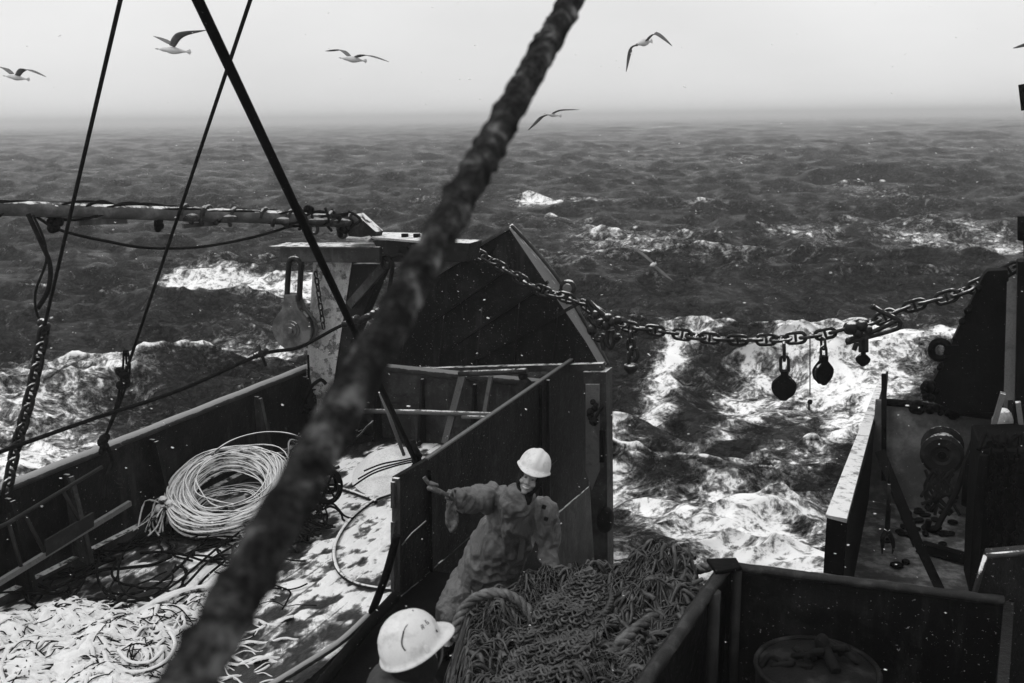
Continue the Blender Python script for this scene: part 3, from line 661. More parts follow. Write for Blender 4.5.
for x0, x1 in ((183, 206), (205, 236), (262, 292), (330, 352)):
    k = MB()
    pts = []; 
    for i in range(24):
        t = i / 23; x = x0 + (x1 - x0) * t; aa = t * 14; r_ = .10 + .02 * math.sin(t * 9)
        pts.append(bpnt(x, 208 + .036 * x) + Vector((0, -1, 0)) * r_ * math.cos(aa) + UP * r_ * math.sin(aa))
    k.tube(pts, .03, 8); k.build('canvas_wrap', 'wrap', bo)
for x in (190, 226, 280, 312, 322, 338): MB().ball(bpnt(x, 210 + .036*x) + Vector((0,-.06,0)), (random.uniform(.12,.22), .09, random.uniform(.05,.085)), nu=10, nv=7).build('canvas_lump', 'wrap', bo)
for x, dy, w_ in ((55, 12, 10), (157, 12, 10), (308, -5, 12), (344, 12, 10)):
    k = MB(); c = bpnt(x, 208 + .036*x + dy)
    for i in range(5): k.ball(c + Vector((random.uniform(-.06,.06), 0, random.uniform(-.07,.07))), random.uniform(.04,.07), nu=8, nv=6)
    k.build('hanging_clamp', 'blackp', bo)
MB().beam(bpnt(78, 222.5), bpnt(126, 220.5), .06, .07, UP).build('side_plate', 'steel2', bo)
MB().beam(bpnt(183, 226), bpnt(216, 223), .06, .06, UP).build('side_plate', 'steel2', bo)
def rope(name, pts, r, mat, label, cat='rope', n=10, seg=8, wob=.0, laidp=0, group=None):
    k = MB(); P = spline(pts, n)
    if laidp: laid(k, P, r, laidp, seg=5)
    else: k.tube(P, r, seg, wob=wob)
    return k.build(name, mat, at=pts[0], label=label, cat=cat, group=group)
for i in range(9):
    x = 300 + i * 6.5; k = MB(); q = bpnt(x, 218); k.tube(spline([q + Vector((random.uniform(-.1,.1), -.06, random.uniform(.0,.18))), q + Vector((random.uniform(-.05,.15), -.12, random.uniform(-.05,.08))), q + Vector((random.uniform(-.1,.1), -.05, -random.uniform(.1,.2)))], 5), .02, 6); k.build('frayed_end', 'rope', bo)
rope('slack_rope', [bpnt(33,214), bpnt(60,230), bpnt(110,242), bpnt(150,248), bpnt(200,247), bpnt(250,238), bpnt(292,226)], .018, 'rope', 'slack thin black rope sagging beneath the wrapped boom')
def sp(x, y): return aY(x, y, 10.4)
k = MB()
k.tube(spline([sp(28,214), sp(40,240), sp(50,265), sp(48,290), sp(38,308)], 8), .026, 8)
k.tube(spline([sp(33,215), sp(44,240), sp(46,262), sp(36,290), sp(36,310), sp(41,322)], 8), .014, 8); k.build('hose_loop', 'rope', at=sp(28,214), label='dangling double loop of dark rope hanging from the left of the boom', cat='rope')

# ---- standing wires
def wire(name, p0, p1, r, mat, label, wob=0, n=2):
    k = MB(); k.tube([Vector(p0).lerp(Vector(p1), i / n) for i in range(n + 1)], r, 8, wob=wob); return k.build(name, mat, at=p1, label=label, cat='wire')
w0 = aY(-30 + 155, -20, 7.2); w1 = aY(44, 328, 9.4)
wire('stay_wire', w0, w1, .017, 'rope', 'leftmost thin wire running down to the hanging rail chain')
rc = thing('rail_chain', 'dark chain hanging from the leftmost wire to the port rail', 'chain', aY(8, 486, 9.9))
cp = resample(spline([w1, aY(41,345,9.5), aY(34,380,9.6), aY(24,420,9.7), aY(14,455,9.85), aY(8,486,9.9), aY(5,500,9.9)], 8), .125)
for i in range(len(cp) - 1): MB().link((cp[i] + cp[i+1]) / 2, cp[i+1] - cp[i], DS if i % 2 else DA, .19, .10, .022, 6).build('link', 'chain', rc)
k = MB()
for i in range(8): k.ball(aY(44 + random.uniform(-4,4), 326 + random.uniform(-6, 8), 9.4), random.uniform(.03,.05), nu=8, nv=6)
k.build('shackle', 'chain', rc)
w2 = aY(257, -20, 7.8); w3 = aY(126, 372, 10.7)
wire('stay_wire', w2, w3, .016, 'rope', 'thin wire crossing behind the black stay, ending in knotted rope at the rail')
k = MB(); e_ = aY(104, 440, 10.9)
for j in range(3): k.tube(spline([w3 + Vector((.02*j,0,.25)), w3 + Vector((.04*j-.04,0,0)), aY(116,405,10.8) + Vector((.02*j,0,0)), e_], 5), .014, 6)
for i in range(12): k.ball(aY(124 + random.uniform(-6,4), 378 + random.uniform(-8, 8), 10.7), random.uniform(.03,.055), nu=8, nv=6)
for i in range(8): k.ball(e_ + Vector((random.uniform(-.06,.06), random.uniform(-.05,.05), random.uniform(-.12,.05))), random.uniform(.04,.06), nu=8, nv=6)
k.tube(spline([e_, aS(112,460,SB+.2), aS(106,480,SB+.25), aS(104,500,SB+.3)], 6), .025, 8)
k.build('knotted_lanyard', 'rope', at=e_, label='knotted rope lanyard tied to the port rail below the second wire', cat='rope')
wire('black_stay', aY(186, -25, 5.2), aY(416, 462, 11.0), .031, 'blackp', 'straight thick black stay slanting from top left down to the dark wall')
k = MB()
for i in range(14): k.ball(aY(416 + random.uniform(-4,6), 462 + random.uniform(-12, 10), 11.0), random.uniform(.035,.06), nu=8, nv=6)
k.tube([aY(411,440,11.), aY(420,468,11.)], .05, 8); k.build('stay_tackle', 'rope', at=aY(416,470,11.), label='dark tackle at the lower end of the thick black stay', cat='tackle')
wire('grey_stay', aY(380, 392, 11.6), aY(404, 455, 11.9), .022, 'pipe', 'short grey bar leaning behind the black stay near the snow mound')
gr = rope('guy_rope', [aY(-40,467,8.6), aY(0,452,8.9), aY(90,420,9.6), aY(180,390,10.4), aY(260,355,11.2), aY(300,347,11.6), aY(345,324,12.0), aY(395,308,12.2)], .022, 'rope', 'taut black rope running from the left edge past the big block to the gallows')
for x, y, n_ in ((262,353,5), (352,321,6), (370,316,9), (384,310,5)):
    k = MB()
    for i in range(n_): k.ball(aY(x + (i - n_/2) * 2.4, y - (i - n_/2) * 1.1, 11.7 if x > 300 else 11.25), random.uniform(.035,.055), nu=8, nv=6)
    if x == 262: k.tube([aY(258,345,11.2), aY(266,366,11.2)], .02, 6)
    k.build('rope_clamp', 'chain', gr)

# ---- the great iced wire close to the lens
pA, pB = aY(592, -36, 2.7), aY(120, 805, .82)
k = MB(); N_ = 420; seg = 28; ax = (pB - pA); Lx = ax.length; d_ = ax.normalized(); nx = d_.cross(UP).normalized(); ny = d_.cross(nx)
vs = []
for i in range(N_ + 1):
    t = i / N_; c = pA.lerp(pB, t); l = t * Lx
    for j in range(seg):
        a = 2 * math.pi * j / seg
        tw = abs(math.sin(1.5 * a + l * 30)) * .17 - .09
        o_ = nx * math.cos(a) + ny * math.sin(a)
        r_ = .0285 * (1 + tw + .11 * mnoise.noise(Vector((l * 14, math.cos(a) * 1.3, math.sin(a) * 1.3))) + .10 * mnoise.noise((c + o_ * .03) * 60) + max(0, mnoise.noise((c + o_ * .03) * 38) - .36) * .7)
        vs.append(c + o_ * r_)
fs = [(i*seg+j, i*seg+(j+1) % seg, (i+1)*seg+(j+1) % seg, (i+1)*seg+j) for i in range(N_) for j in range(seg)]
k.add(vs, fs, 0, True); k.build('iced_wire', 'ice', at=pA, label='very thick ice-crusted wire slanting across the whole picture in front', cat='wire')

# ---- great chain across the stern
AC = 13.0
cpx = [(452,243),(470,250),(500,266),(540,290),(575,300),(604,317),(625,326),(660,331),(700,337),(740,340),(780,339),(815,336),(850,328),(878,320),(905,308),(940,299),(965,291),(990,280),(1012,268),(1040,255),(1080,240)]
def caz(x): return AC - (.0 if x < 560 else .35)
cpath = spline([aA(x, y, 13.45 if x < 600 else 13.2) for x, y in cpx], 10)
mc = thing('stern_chain', 'heavy rusty stud-link chain slung across the open stern with blocks hanging from it', 'chain', cpath[0])
cp = resample(cpath, .19)
for i in range(len(cp) - 1):
    d = cp[i+1] - cp[i]; side = (UP * .9 + DA * .3 * math.sin(i)) if i % 2 == 0 else (DA + UP * .25 * math.cos(i * 2.1))
    MB().link((cp[i] + cp[i+1]) / 2, d, side, .262, .135, .024, 7, stud=True).build('link', 'chain', mc)
def shk(name, pts, r, label, extra=()):
    k = MB()
    for q in pts: k.tube(spline([aA(x, y, 13.1) for x, y in q], 6), r, 7)
    for (x, y, rr) in extra: k.ball(aA(x, y, 13.1), rr, nu=9, nv=7)
    return k.build(name, 'chain', at=aA(*pts[0][0], 13.1), label=label, cat='shackle')
shk('shackle_cluster', [[(587,299),(596,308),(610,320),(620,330)], [(587,300),(592,310),(604,325)], [(588,316),(594,324),(604,328)], [(592,330),(594,338),(601,340),(604,334)], [(608,330),(607,342),(611,348),(614,340),(612,330)], [(614,335),(616,341),(620,336)], [(601,336),(604,350)]], .035, 'tangle of open shackles on the chain beside the big dark plate',
    [(608,318,.07),(612,322,.07),(618,320,.06),(596,314,.06),(606,326,.07),(617,337,.06),(592,330,.08),(600,322,.06)])
shk('shackle_cluster', [[(872,306),(884,313),(898,320),(900,325),(893,330),(846,343)], [(898,320),(870,333),(847,340)], [(848,330),(856,326),(866,330),(870,336)], [(859,328),(861,334)], [(861,338),(861,352)], [(866,338),(866,352)], [(857,342),(854,350)]], .032, 'bundle of long open shackles clamped on the chain at right of centre',
    [(852,328,.09),(862,326,.08),(858,333,.07),(868,330,.06),(849,341,.05),(873,307,.04)])
def dblk(label, cx, cy, w, h, top, edge): return block('hanging_block', label, cx, cy, w, h, top, 13.1, 'blackp', edge, 'blocks hanging from the stern chain')
dblk('largest black teardrop block hanging from the middle of the stern chain', 784, 386, 24, 25, 345, .1)
dblk('open-faced round block turned sideways, second from the middle of the chain', 823, 371, 20, 24, 339, .75)
dblk('smallest round hook block hanging under the bundle of long shackles', 863, 359, 13, 12, 346, .3)
k = MB()
for i in range(3): k.link(aA(631, 337 + i * 8, 13.1), UP, DS if i % 2 else DA, .16, .10, .025, 7)
k.tube(spline([aA(636,348,13.1), aA(638,356,13.1), aA(634,362,13.1)], 6), .03, 7); k.tube([aA(629,352,13.1), aA(629,366,13.1)], .03, 7)
c = aA(631, 368, 13.1); k.lathe(c, UP, [(0,-.10),(.05,-.08),(.11,.0),(.10,.05),(.03,.06),(0,.06)], 12)
k.build('hanging_hook', 'chain', at=aA(631,332,13.1), label='pointed hook hanging by short links nearest the big dark plate', cat='hook', group='blocks hanging from the stern chain')
k = MB(); k.tube([aA(810,338,13.15), aA(810,395,13.15)], .008, 5); k.ball(aA(810,402,13.15), .035, nu=8, nv=6); k.tube([aA(809,402,13.15), aA(809,410,13.15)], .012, 5)
k.build('dangling_line', 'rope', at=aA(810,338,13.15), label='thin vertical line dangling between the two larger chain blocks', cat='line')

# ---- starboard side of the slipway
wr_ = thing('ramp_wall', 'dark steel wall with a broad pale snow-lit top, right of the open water', 'wall', ship(SR, 9, 0))
def Rr(x, y, o=0.): return aS(x, y, SR + o)
top0, top1 = Rr(829, 518), Rr(884, 371)
z0_, z1_ = top0.z, top1.z
a0_, a1_ = top0.dot(DA), top1.dot(DA)
MB().hexa([ship(SR-.02,a0_-1.5,-1), ship(SR+.05,a0_-1.5,-1), ship(SR+.05,a1_,-2.8), ship(SR-.02,a1_,-2.8), ship(SR-.02,a0_-1.5,z0_-.9), ship(SR+.05,a0_-1.5,z0_-.9), ship(SR+.05,a1_,z1_-.9), ship(SR-.02,a1_,z1_-.9)]).build('lower_wall', 'steel', wr_)
MB().hexa([ship(SR-.02,a0_,-.9), ship(SR+.14,a0_,-.2), ship(SR+.07,a1_,-.2), ship(SR-.02,a1_,-.9), ship(SR-.02,a0_,z0_), ship(SR+.16,a0_,z0_-.03), ship(SR+.07,a1_,z1_), ship(SR-.02,a1_,z1_)]).build('plate', 'blackp', wr_)
MB().hexa([ship(SR-.03,a0_-.01,z0_+.004), ship(SR+.15,a0_-.01,z0_-.02), ship(SR+.04,a1_,z1_+.004), ship(SR-.02,a1_,z1_+.004), ship(SR-.03,a0_-.01,z0_+.03), ship(SR+.15,a0_-.01,z0_+.02), ship(SR+.04,a1_,z1_+.03), ship(SR-.02,a1_,z1_+.03)]).build('top_edge', 'white_steel', wr_)
ts = thing('starboard_transom', 'stained low stern wall right of the slipway under the great chain', 'ship rail', aA(930, 450, 13.2))
pz = aA(886, 401, AT); pz2 = aA(990, 418, AT)
MB().prism([ship(SR+.1,AT,-4), ship(SR+7.5,AT,-4), ship(SR+7.5,AT,pz2.z), ship(SR+.1,AT,pz.z)], DA*.06).build('wall', 'stained', ts)
k = MB(); k.tube([aA(886,402,AT), aA(920,405,AT), aA(946,410,AT), aA(1000,417,AT)], .05, 8)
for i in range(12): k.ball(aA(910 + i * 4 + random.uniform(-4,4), 405 + i * .6 + random.uniform(-2,4), AT-.05), random.uniform(.04,.09), nu=8, nv=6)
k.build('rail', 'blackp', ts)
MB().beam(aA(884,374,AT-.1), aA(884,480,AT-.1), .06, .06, DS).build('corner_bar', 'blackp', ts)
# trawl door at right
td = thing('trawl_door', 'tall black trawl door leaning at the right with a ring lug on its edge', 'trawl door', aA(960, 412, 12.9))
f = [aA(x, y, 12.9) for x, y in ((984,275),(988,271),(1008,270),(1010,300),(1006,412),(960,414),(924,398),(938,372))]
MB().loft(f, [p + DA*.25 for p in f]).build('plate', 'blackp', td, bevel=.01)
k = MB(); c = aA(940,350,12.9); k.link(c, UP, DS, .22, .19, .045, 8); k.box(c + DS*.13, DS*.07, DA*.06, UP*.08); k.build('ring_lug', 'blackp', td)
k = MB()
for i in range(14): t = random.random(); k.ball(aA(985 - 60*t, 276 + 122*t, 12.88), random.uniform(.02,.05), nu=8, nv=6)
for i in range(12): k.ball(aA(922 + random.uniform(0,16), 392 + random.uniform(-8,8), 12.85), random.uniform(.03,.06), nu=8, nv=6)
k.build('edge_rust', 'blackp', td)
gs = thing('starboard_gallows', 'dark starboard gallows column with one pale grey face at the right edge', 'gallows', aA(1020, 420, 12.0))
MB().loft([aA(1007,282,12.6), aA(1018,274,12.6), aA(1016,420,12.6), aA(1003,420,12.6)], [aA(1009,282,12.9), aA(1020,274,12.9), aA(1018,420,12.9), aA(1005,420,12.9)]).build('pale_face', 'pipe', gs)
MB().loft([aA(1018,262,12.5), aA(1090,262,12.5), aA(1090,640,12.5), aA(1012,560,12.5)], [aA(1018,262,12.5)+DA*.3, aA(1090,262,12.5)+DA*.3, aA(1090,640,12.5)+DA*.3, aA(1012,560,12.5)+DA*.3]).build('column', 'blackp', gs)
MB().loft([aA(x,y,12.45) for x,y in ((1008,400),(1013,400),(1015,455),(1004,455))], [aA(x,y,12.6) for x,y in ((1008,400),(1013,400),(1015,455),(1004,455))]).build('web', 'steel', gs)
k = MB(); k.tube([aA(1023,84,12.4), aA(1026,110,12.4)], .05, 8); k.tube([aA(1026,110,12.4), aA(1027,160,12.4), aA(1028,216,12.4)], .02, 6); k.tube([aA(1024,216,12.4), aA(1024,240,12.4)], .07, 8)
k.tube([aA(1025,240,12.4), aA(1026,268,12.4)], .02, 6); k.build('hanging_pendant', 'blackp', at=aA(1026,268,12.4), label='dark pendant hanging at the extreme right edge above the chain', cat='pendant')
MB().beam(aA(1003,393,11.6), aA(985,455,11.6), .105, .05, DS).build('pale_bar', 'pipe', at=aA(985,455,11.6), label='pale bar leaning to the left beside the starboard gallows', cat='bar')
MB().beam(aA(1018,402,11.6), aA(1026,462,11.6), .09, .05, DS).build('pale_bar', 'pipe', at=aA(1023,460,11.6), label='pale bar standing at the very right edge of the picture', cat='bar')
k = MB(); c = aA(1002,426,11.9); k.lathe(c - UP*.14, UP, [(0,0),(.10,0),(.11,.05),(.11,.22),(.08,.3),(.04,.34),(0,.34)], 16); k.build('float', 'white_steel', at=c, label='small white float wedged behind the left pale bar', cat='float')
sb = thing('winch_housing', 'large black winch housing filling the lower right edge behind the bin', 'housing', aY(1010, 620, 9.2))
f = [aY(x, y, 9.4) for x, y in ((982,452),(1100,448),(1100,660),(972,640),(975,560))]
MB().loft(f, [p + Vector((.3,.9,0)) for p in f]).build('casing', 'blackp', sb, bevel=.02)
for i in range(9):
    MB().beam(aY(996, 462 + i * 15, 9.36), aY(1022, 461 + i * 15, 9.36), .035, .05).build('rib', 'blackp', sb)
MB().tube(spline([aY(984,455,9.35), aY(979,500,9.35), aY(976,545,9.35), aY(973,600,9.35)], 5), .045, 8).build('side_pipe', 'blackp', sb)
# loose gear on the starboard deck
for j, (x0, lab) in enumerate(((991, 'dark chain hanging closest to the open deck on the winch housing'), (1003, 'dark chain hanging between its two neighbours on the winch housing'), (1016, 'dark chain hanging nearest the right picture edge on the winch housing'))):
    k = MB()
    for i in range(26):
        k.link(aY(x0 + 2.5 * math.sin(i * .5 + j), 452 + i * 5.6, 9.33 - .02 * (i % 2)), UP, DS if i % 2 else DA, .085, .055, .012, 5)
    k.build('hanging_chain', 'blackp', at=aY(x0, 600, 9.33), label=lab, cat='chain', group='chains on the winch housing')
k = MB()
for i in range(18):
    x = 985 + random.random() * 45; k.tube(spline([aY(x, 448 + random.uniform(-6, 4), 9.5), aY(x + random.uniform(-12, 12), 440 + random.uniform(-8, 4), 9.6), aY(x + random.uniform(-18, 18), 450, 9.5)], 5), random.uniform(.015, .04), 6)
k.build('gear_heap', 'blackp', at=aY(1005, 448, 9.5), label='dark jumble of hoses lying on top of the winch housing', cat='hoses')
k = MB(); k.beam(aY(880,452,9.9), aY(918,545,9.3), .12, .10, DS); k.beam(aY(912,530,9.35), aY(944,598,9.0), .10, .09, DS)
k.build('slanting_beam', 'blackp', at=aY(918,545,9.3), label='long black beam slanting across the stained starboard deck', cat='beam')
MB().beam(aZ(922,546,.08), aZ(975,561,.08), .12, .1).build('short_beam', 'blackp', at=aZ(950,553,.08), label='short black bar lying from the slanting beam to the winch housing', cat='beam')
fk = thing('fork_tool', 'two-pronged fork tool hanging prongs down beside the pale-topped wall', 'tool', aY(887, 550, 9.4))
F_ = lambda x, y: aY(x, y, 9.4)
MB().tube([F_(889,484), F_(889,500), F_(887,532)], [.016,.026,.028], 8).build('handle', 'steel', fk)
for sx in (-1, 1): MB().tube(spline([F_(887,530), F_(887 + 4*sx,537), F_(888 + 5.5*sx,546), F_(887 + 5*sx,554)], 5), [.03,.03,.03,.028,.028,.028,.026,.026,.024,.022,.02,.016,.012,.01,.008,.005], 8).build('prong', 'steel', fk)
MB().tube([F_(889,462), F_(889,484)], .006, 5).build('lanyard', 'rope', fk)
dr = thing('wire_drum', 'dark round drum with wire ends against the starboard stern wall', 'drum', aA(942, 475, 12.5))
k = MB(); c = aA(942, 455, 12.55); k.lathe(c, DA, [(.09,-.01),(.12,-.03),(.21,-.03),(.25,0),(.25,.05),(.18,.06),(.18,.35),(.25,.36),(.25,.4),(0,.4)], 26, smooth=False); k.build('spool', 'drum', dr)
MB().lathe(c - DA*.02, DA, [(0,0),(.05,0),(.05,.03),(0,.03)], 14, smooth=False).build('hub', 'blackp', dr)
k = MB()
for i in range(16): k.tube(spline([aA(925 + random.uniform(0,30), 468 + random.uniform(0,6), 12.4), aA(925 + random.uniform(0,30), 490, 12.3), aA(920 + random.uniform(0,40), 505 + random.uniform(-10,12), 12.2)], 5), .02, 6)
k.build('wire_ends', 'rope', dr)
k = MB(); k.tube(spline([aY(975,437,11.), aY(966,462,10.8), aY(957,490,10.6), aY(942,518,10.4), aY(935,530,10.3), aY(928,528,10.3), aY(929,520,10.3)], 6), .035, 8)
k.build('bent_bar', 'blackp', at=aY(942,520,10.4), label='bent black bar with hooked foot standing near the round drum', cat='bar')
k = MB(); k.lathe(aY(971,480,10.6) - UP*.3, UP, [(0,0),(.08,0),(.085,.1),(.08,.5),(.05,.62),(0,.62)], 14); k.build('bottle_float', 'blackp', at=aY(971,505,10.6), label='upright black cylinder standing between bent bar and winch housing', cat='cylinder')
k = MB()
for i in range(46):
    c = aZ(925 + random.gauss(0, 22), 520 + random.gauss(0, 18), .03); k.ball(c, (random.uniform(.03,.09), random.uniform(.03,.07), .03), nu=8, nv=5)
k.build('deck_debris', 'blackp', at=aZ(925,520,0), label='scattered dark frozen scraps on the starboard deck', cat='debris', kind='stuff')

# ------------------------------------------------------------------ fish bin in front at right
BZ = 1.9
C0 = aZ(727, 566, BZ); C1 = aZ(1004, 601, BZ); C2 = aZ(640, 690, BZ); C2 = C0 + (C2 - C0) * 1.9
bn = thing('fish_bin', 'big open black steel bin with chipped rim filling the lower right foreground', 'bin', aZ(820, 640, .2))
dn = UP * -1.85
inw = (C1 - C0).normalized(); fwd = (C2 - C0).normalized()
MB().prism([C0, C1, C1 + dn, C0 + dn], Vector((-fwd.x, -fwd.y, 0)) * .06).build('far_wall', 'bin', bn)
MB().prism([C0, C2, C2 + dn, C0 + dn], -inw * .06).build('side_wall', 'bin', bn)
MB().prism([C1, C1 + fwd * 2.2, C1 + fwd * 2.2 + dn, C1 + dn], inw * .06).build('side_wall', 'bin', bn)
MB().tube([C0 + (C1 - C0) * (i / 24) + UP * .02 * mnoise.noise(Vector((i, 0, 0))) for i in range(25)], .034, 8, wob=.12).build('rim', 'binedge', bn)
MB().tube([C0 + (C2 - C0) * (i / 24) for i in range(25)], .042, 8, wob=.15).build('rim', 'binedge', bn)
MB().prism([aZ(706,562,BZ+.03), aZ(736,561,BZ+.03), aZ(742,571,BZ+.03), aZ(716,576,BZ+.03)], UP * .03).build('corner_cap', 'blackp', bn, bevel=.01)
cnr = C0 + inw * .085 + fwd * .06
MB().tube([cnr, cnr - UP * 1.6], .035, 10).build('highlight_tube', 'guard', bn)  # added tube, paler than the wall, standing in for the corner highlight
cnr = C0 + fwd * .42 + inw * .03
MB().tube([cnr, cnr - UP * 1.6], .045, 10).build('highlight_tube', 'guard', bn)  # second added tube, for the highlight streak on the side wall
MB().prism([C0 + dn, C1 + dn, C1 + fwd * 2.2 + dn, C2 + dn], UP * .05).build('floor', 'bin', bn)
rp_ = thing('bin_divider', 'dark upright panel with thin grey top edge at the lower right corner', 'panel', aY(1000, 640, 6.2))
f = [aY(x, y, 6.15) for x, y in ((986,556),(1100,546),(1100,800),(962,800),(960,640))]
MB().prism(f, Vector((.05, .12, 0))).build('plate', 'bin', rp_)
MB().tube([f[0], f[1]], .02, 8).build('top_edge', 'steel2', rp_); MB().tube([f[0], f[4], f[3]], .018, 8).build('side_edge', 'steel', rp_)
tb = thing('covered_tub', 'round dark covered tub with a lump of snowy rope on top inside the bin', 'tub', aY(815, 700, 5.95))
k = MB(); c = aY(817, 668, 5.75)
k.lathe(c - UP * 1.0, UP, [(0,0),(.36,0),(.37,.5),(.38,.96),(.36,1.0),(.25,1.04),(0,1.06)], 30); k.build('body', 'bagm', tb)
k = MB(); k.tube([c + Vector((.38*math.cos(a), .38*math.sin(a), 0)) for a in [i*math.pi/14 for i in range(28)]], .018, 8, closed=True); k.build('rim', 'bagm', tb)
k = MB()
for i in range(16):
    q = aY(815 + random.gauss(0, 14), 655 + random.gauss(0, 6), 5.75)
    k.tube(spline([q, q + Vector((random.uniform(-.1,.1), random.uniform(-.1,.1), random.uniform(-.02,.06))), q + Vector((random.uniform(-.15,.15), random.uniform(-.1,.1), -.04))], 4), .022, 6)
k.ball(aY(822, 644, 5.8), (.05,.05,.07), nu=9, nv=7); k.tube([aY(824,645,5.8), aY(836,672,5.6)], .035, 8); k.build('rope_lump', 'bagm', tb)

# ------------------------------------------------------------------ the heap of fishing net
RX = []; 
for px, py in ((440,655),(452,628),(470,604),(495,594),(525,600),(548,584),(575,576),(605,574),(640,560),(665,558),(695,568),(720,580)):
    q = aY(px, py + 4, 7.3); RX.append((q.x, q.z))
rxx = np.array([a for a, b in RX]); rxz = np.array([b for a, b in RX])
def HN(x, y):
    zr = float(np.interp(x, rxx, rxz)); t = min(max((y - 5.2) / 2.1, 0), 1)
    z = 1.22 * (1 - t) + zr * t if y < 7.3 else zr * max(0, 1 - ((y - 7.3) / .85) ** 2)
    xl = -.072 * y; f = min(max((x - xl + .25) / .42, 0), 1); z *= f * f * (3 - 2 * f)
    z += .15 * mnoise.fractal(Vector((x * 3.3, y * 3.3, 0)), 1., 2., 3) * f
    return max(z, 0)
def XR(y): return min(.66 + max(0, (y - 5.04)) * .45, 1.34) if y < 6.7 else 1.5
nt_ = thing('fishing_net', 'large tangled heap of dark wet fishing net in front of the bending man', 'fishing net', (0.4, 6.6, 0))
nx_, ny_ = 60, 90; vs = []; fs = []
for j in range(ny_):
    y = 4.6 + 3.6 * j / (ny_ - 1)
    for i in range(nx_):
        x0 = -.072 * y - .4; x = x0 + (XR(y) - .03 - x0) * i / (nx_ - 1); vs.append((x, y, max(HN(x, y) - .05, -.02)))
for j in range(ny_ - 1):
    for i in range(nx_ - 1): a = j * nx_ + i; fs.append((a, a+1, a+nx_+1, a+nx_))
MB().add(vs, fs, 0, True).build('inner_heap', 'core', nt_)
def on(x, y, o): x = min(x, XR(y) - .05); return Vector((x, y, HN(x, y) + o))
k = MB(); k2 = MB()
for s_ in range(820):
    y = random.uniform(5.0, 7.75); x0 = -.072 * y - .15; x = random.uniform(x0, XR(y) - .06)
    a = random.gauss(-1.2 if x < .25 else .6, .9); pts = []; o0 = random.uniform(0, .05); r = random.choice((.005, .007, .009, .012, .018))
    for i in range(random.randint(8, 22)):
        pts.append(on(x, y, o0 + .035 * math.sin(i * 1.1 + s_) + .01))
        a += random.gauss(0, .32); x += .05 * math.cos(a); y += .05 * math.sin(a)
        if y < 4.9 or y > 7.95 or x > XR(y) - .05: break
    if len(pts) > 3: (k if s_ % 3 else k2).tube(spline(pts, 3), r, 5, caps=False)
for q in range(90):
    y = random.uniform(6.4, 7.6); x = random.uniform(.3, 1.3); p = on(x, y, .0)
    k.tube(spline([p, p + Vector((random.uniform(-.08,.08), random.uniform(-.05,.05), random.uniform(.04,.12))), p + Vector((random.uniform(-.16,.16), random.uniform(-.1,.1), random.uniform(0,.05)))], 5), .008, 5)
k.build('loose_twine', 'net', nt_, kind='stuff'); k2.build('pale_twine', 'netl', nt_, kind='stuff')
k = MB()                                       # folded diamond meshes
for pch in range(9):
    cy = random.uniform(5.4, 7.3); cx = random.uniform(-.2, 1.2); an = random.uniform(0, 3.14); cu, su = math.cos(an), math.sin(an); ms = random.uniform(.045, .07)
    for r_ in range(-7, 8):
        for sg in (0, 1):
            pts = []
            for i in range(-7, 8):
                u = (r_ + (.42 if (i + sg) % 2 else -.42)) * ms; v = i * ms * .8
                x = cx + u * cu - v * su; y = cy + u * su + v * cu
                if y < 5 or y > 7.9 or x > XR(y) - .05: continue
                pts.append(on(x, y, .05 + .03 * math.sin(u * 22 + pch) + .02 * math.sin(v * 31)))
            if len(pts) > 3: k.tube(pts, .006, 5, caps=False)
k.build('mesh_panel', 'net', nt_, kind='stuff')
k = MB()                                       # thick knitted chafer mat running down the middle
A_ = aY(588, 590, 7.15); B_ = aY(515, 705, 5.6)
for r_ in range(42):
    t = r_ / 41; c = A_.lerp(B_, t); dv = (B_ - A_); dv.z = 0; dv.normalize(); sv = Vector((-dv.y, dv.x, 0)); wdt = .19 + .10 * math.sin(t * 2.6)
    for j in range(-5, 6):
        q = c + sv * (j / 5 * wdt + .01 * math.sin(r_ * .7)) ; z = HN(q.x, q.y) + .06 + .06 * math.cos(j / 5 * 1.5)
        ang = .55 if j % 2 else -.55
        dd = dv * math.cos(ang) + sv * math.sin(ang); ii = Vector((q.x, q.y, z)) + dv * (.012 if j % 2 else 0)
        k.link(ii, dd + UP * random.uniform(-.2, .2), sv + UP * random.uniform(-.5, .5), .072, .036, .0095, 5)
k.build('knitted_mat', 'netl', nt_)
def nrope(pts, R_, name='thick_rope', mat='nropes'):
    k = MB(); laid(k, spline(pts, 12), R_, R_ * 5.2, seg=7); k.build(name, mat, nt_)
def on2(px, py, y, o=.0): return aY(px, py, y)
nrope([aY(452,640,6.75), aY(462,612,6.9), aY(478,597,7.0), aY(500,593,7.05), aY(520,602,7.0), aY(533,618,6.9), aY(540,632,6.8)], .042)
nrope([aY(583,690,5.8), aY(600,668,6.1), aY(625,640,6.35), aY(650,620,6.6), aY(675,606,6.8), aY(700,600,7.0)], .05)
nrope([aY(606,582,7.3), aY(625,578,7.35), aY(645,570,7.4), aY(668,563,7.4), aY(690,570,7.4), aY(712,566,7.3)], .04)
nrope([aY(580,640,6.4), aY(600,620,6.6), aY(612,600,6.9), aY(608,585,7.2)], .03, mat='net')
nrope([aY(610,690,5.9), aY(640,655,6.2), aY(672,640,6.3), aY(690,610,6.6)], .026, mat='net')
nrope([aY(545,600,7.3), aY(553,588,7.4), aY(560,583,7.45), aY(572,580,7.5), aY(590,584,7.4)], .028, mat='net')
k = MB()                                       # small iron chain laid along the heap
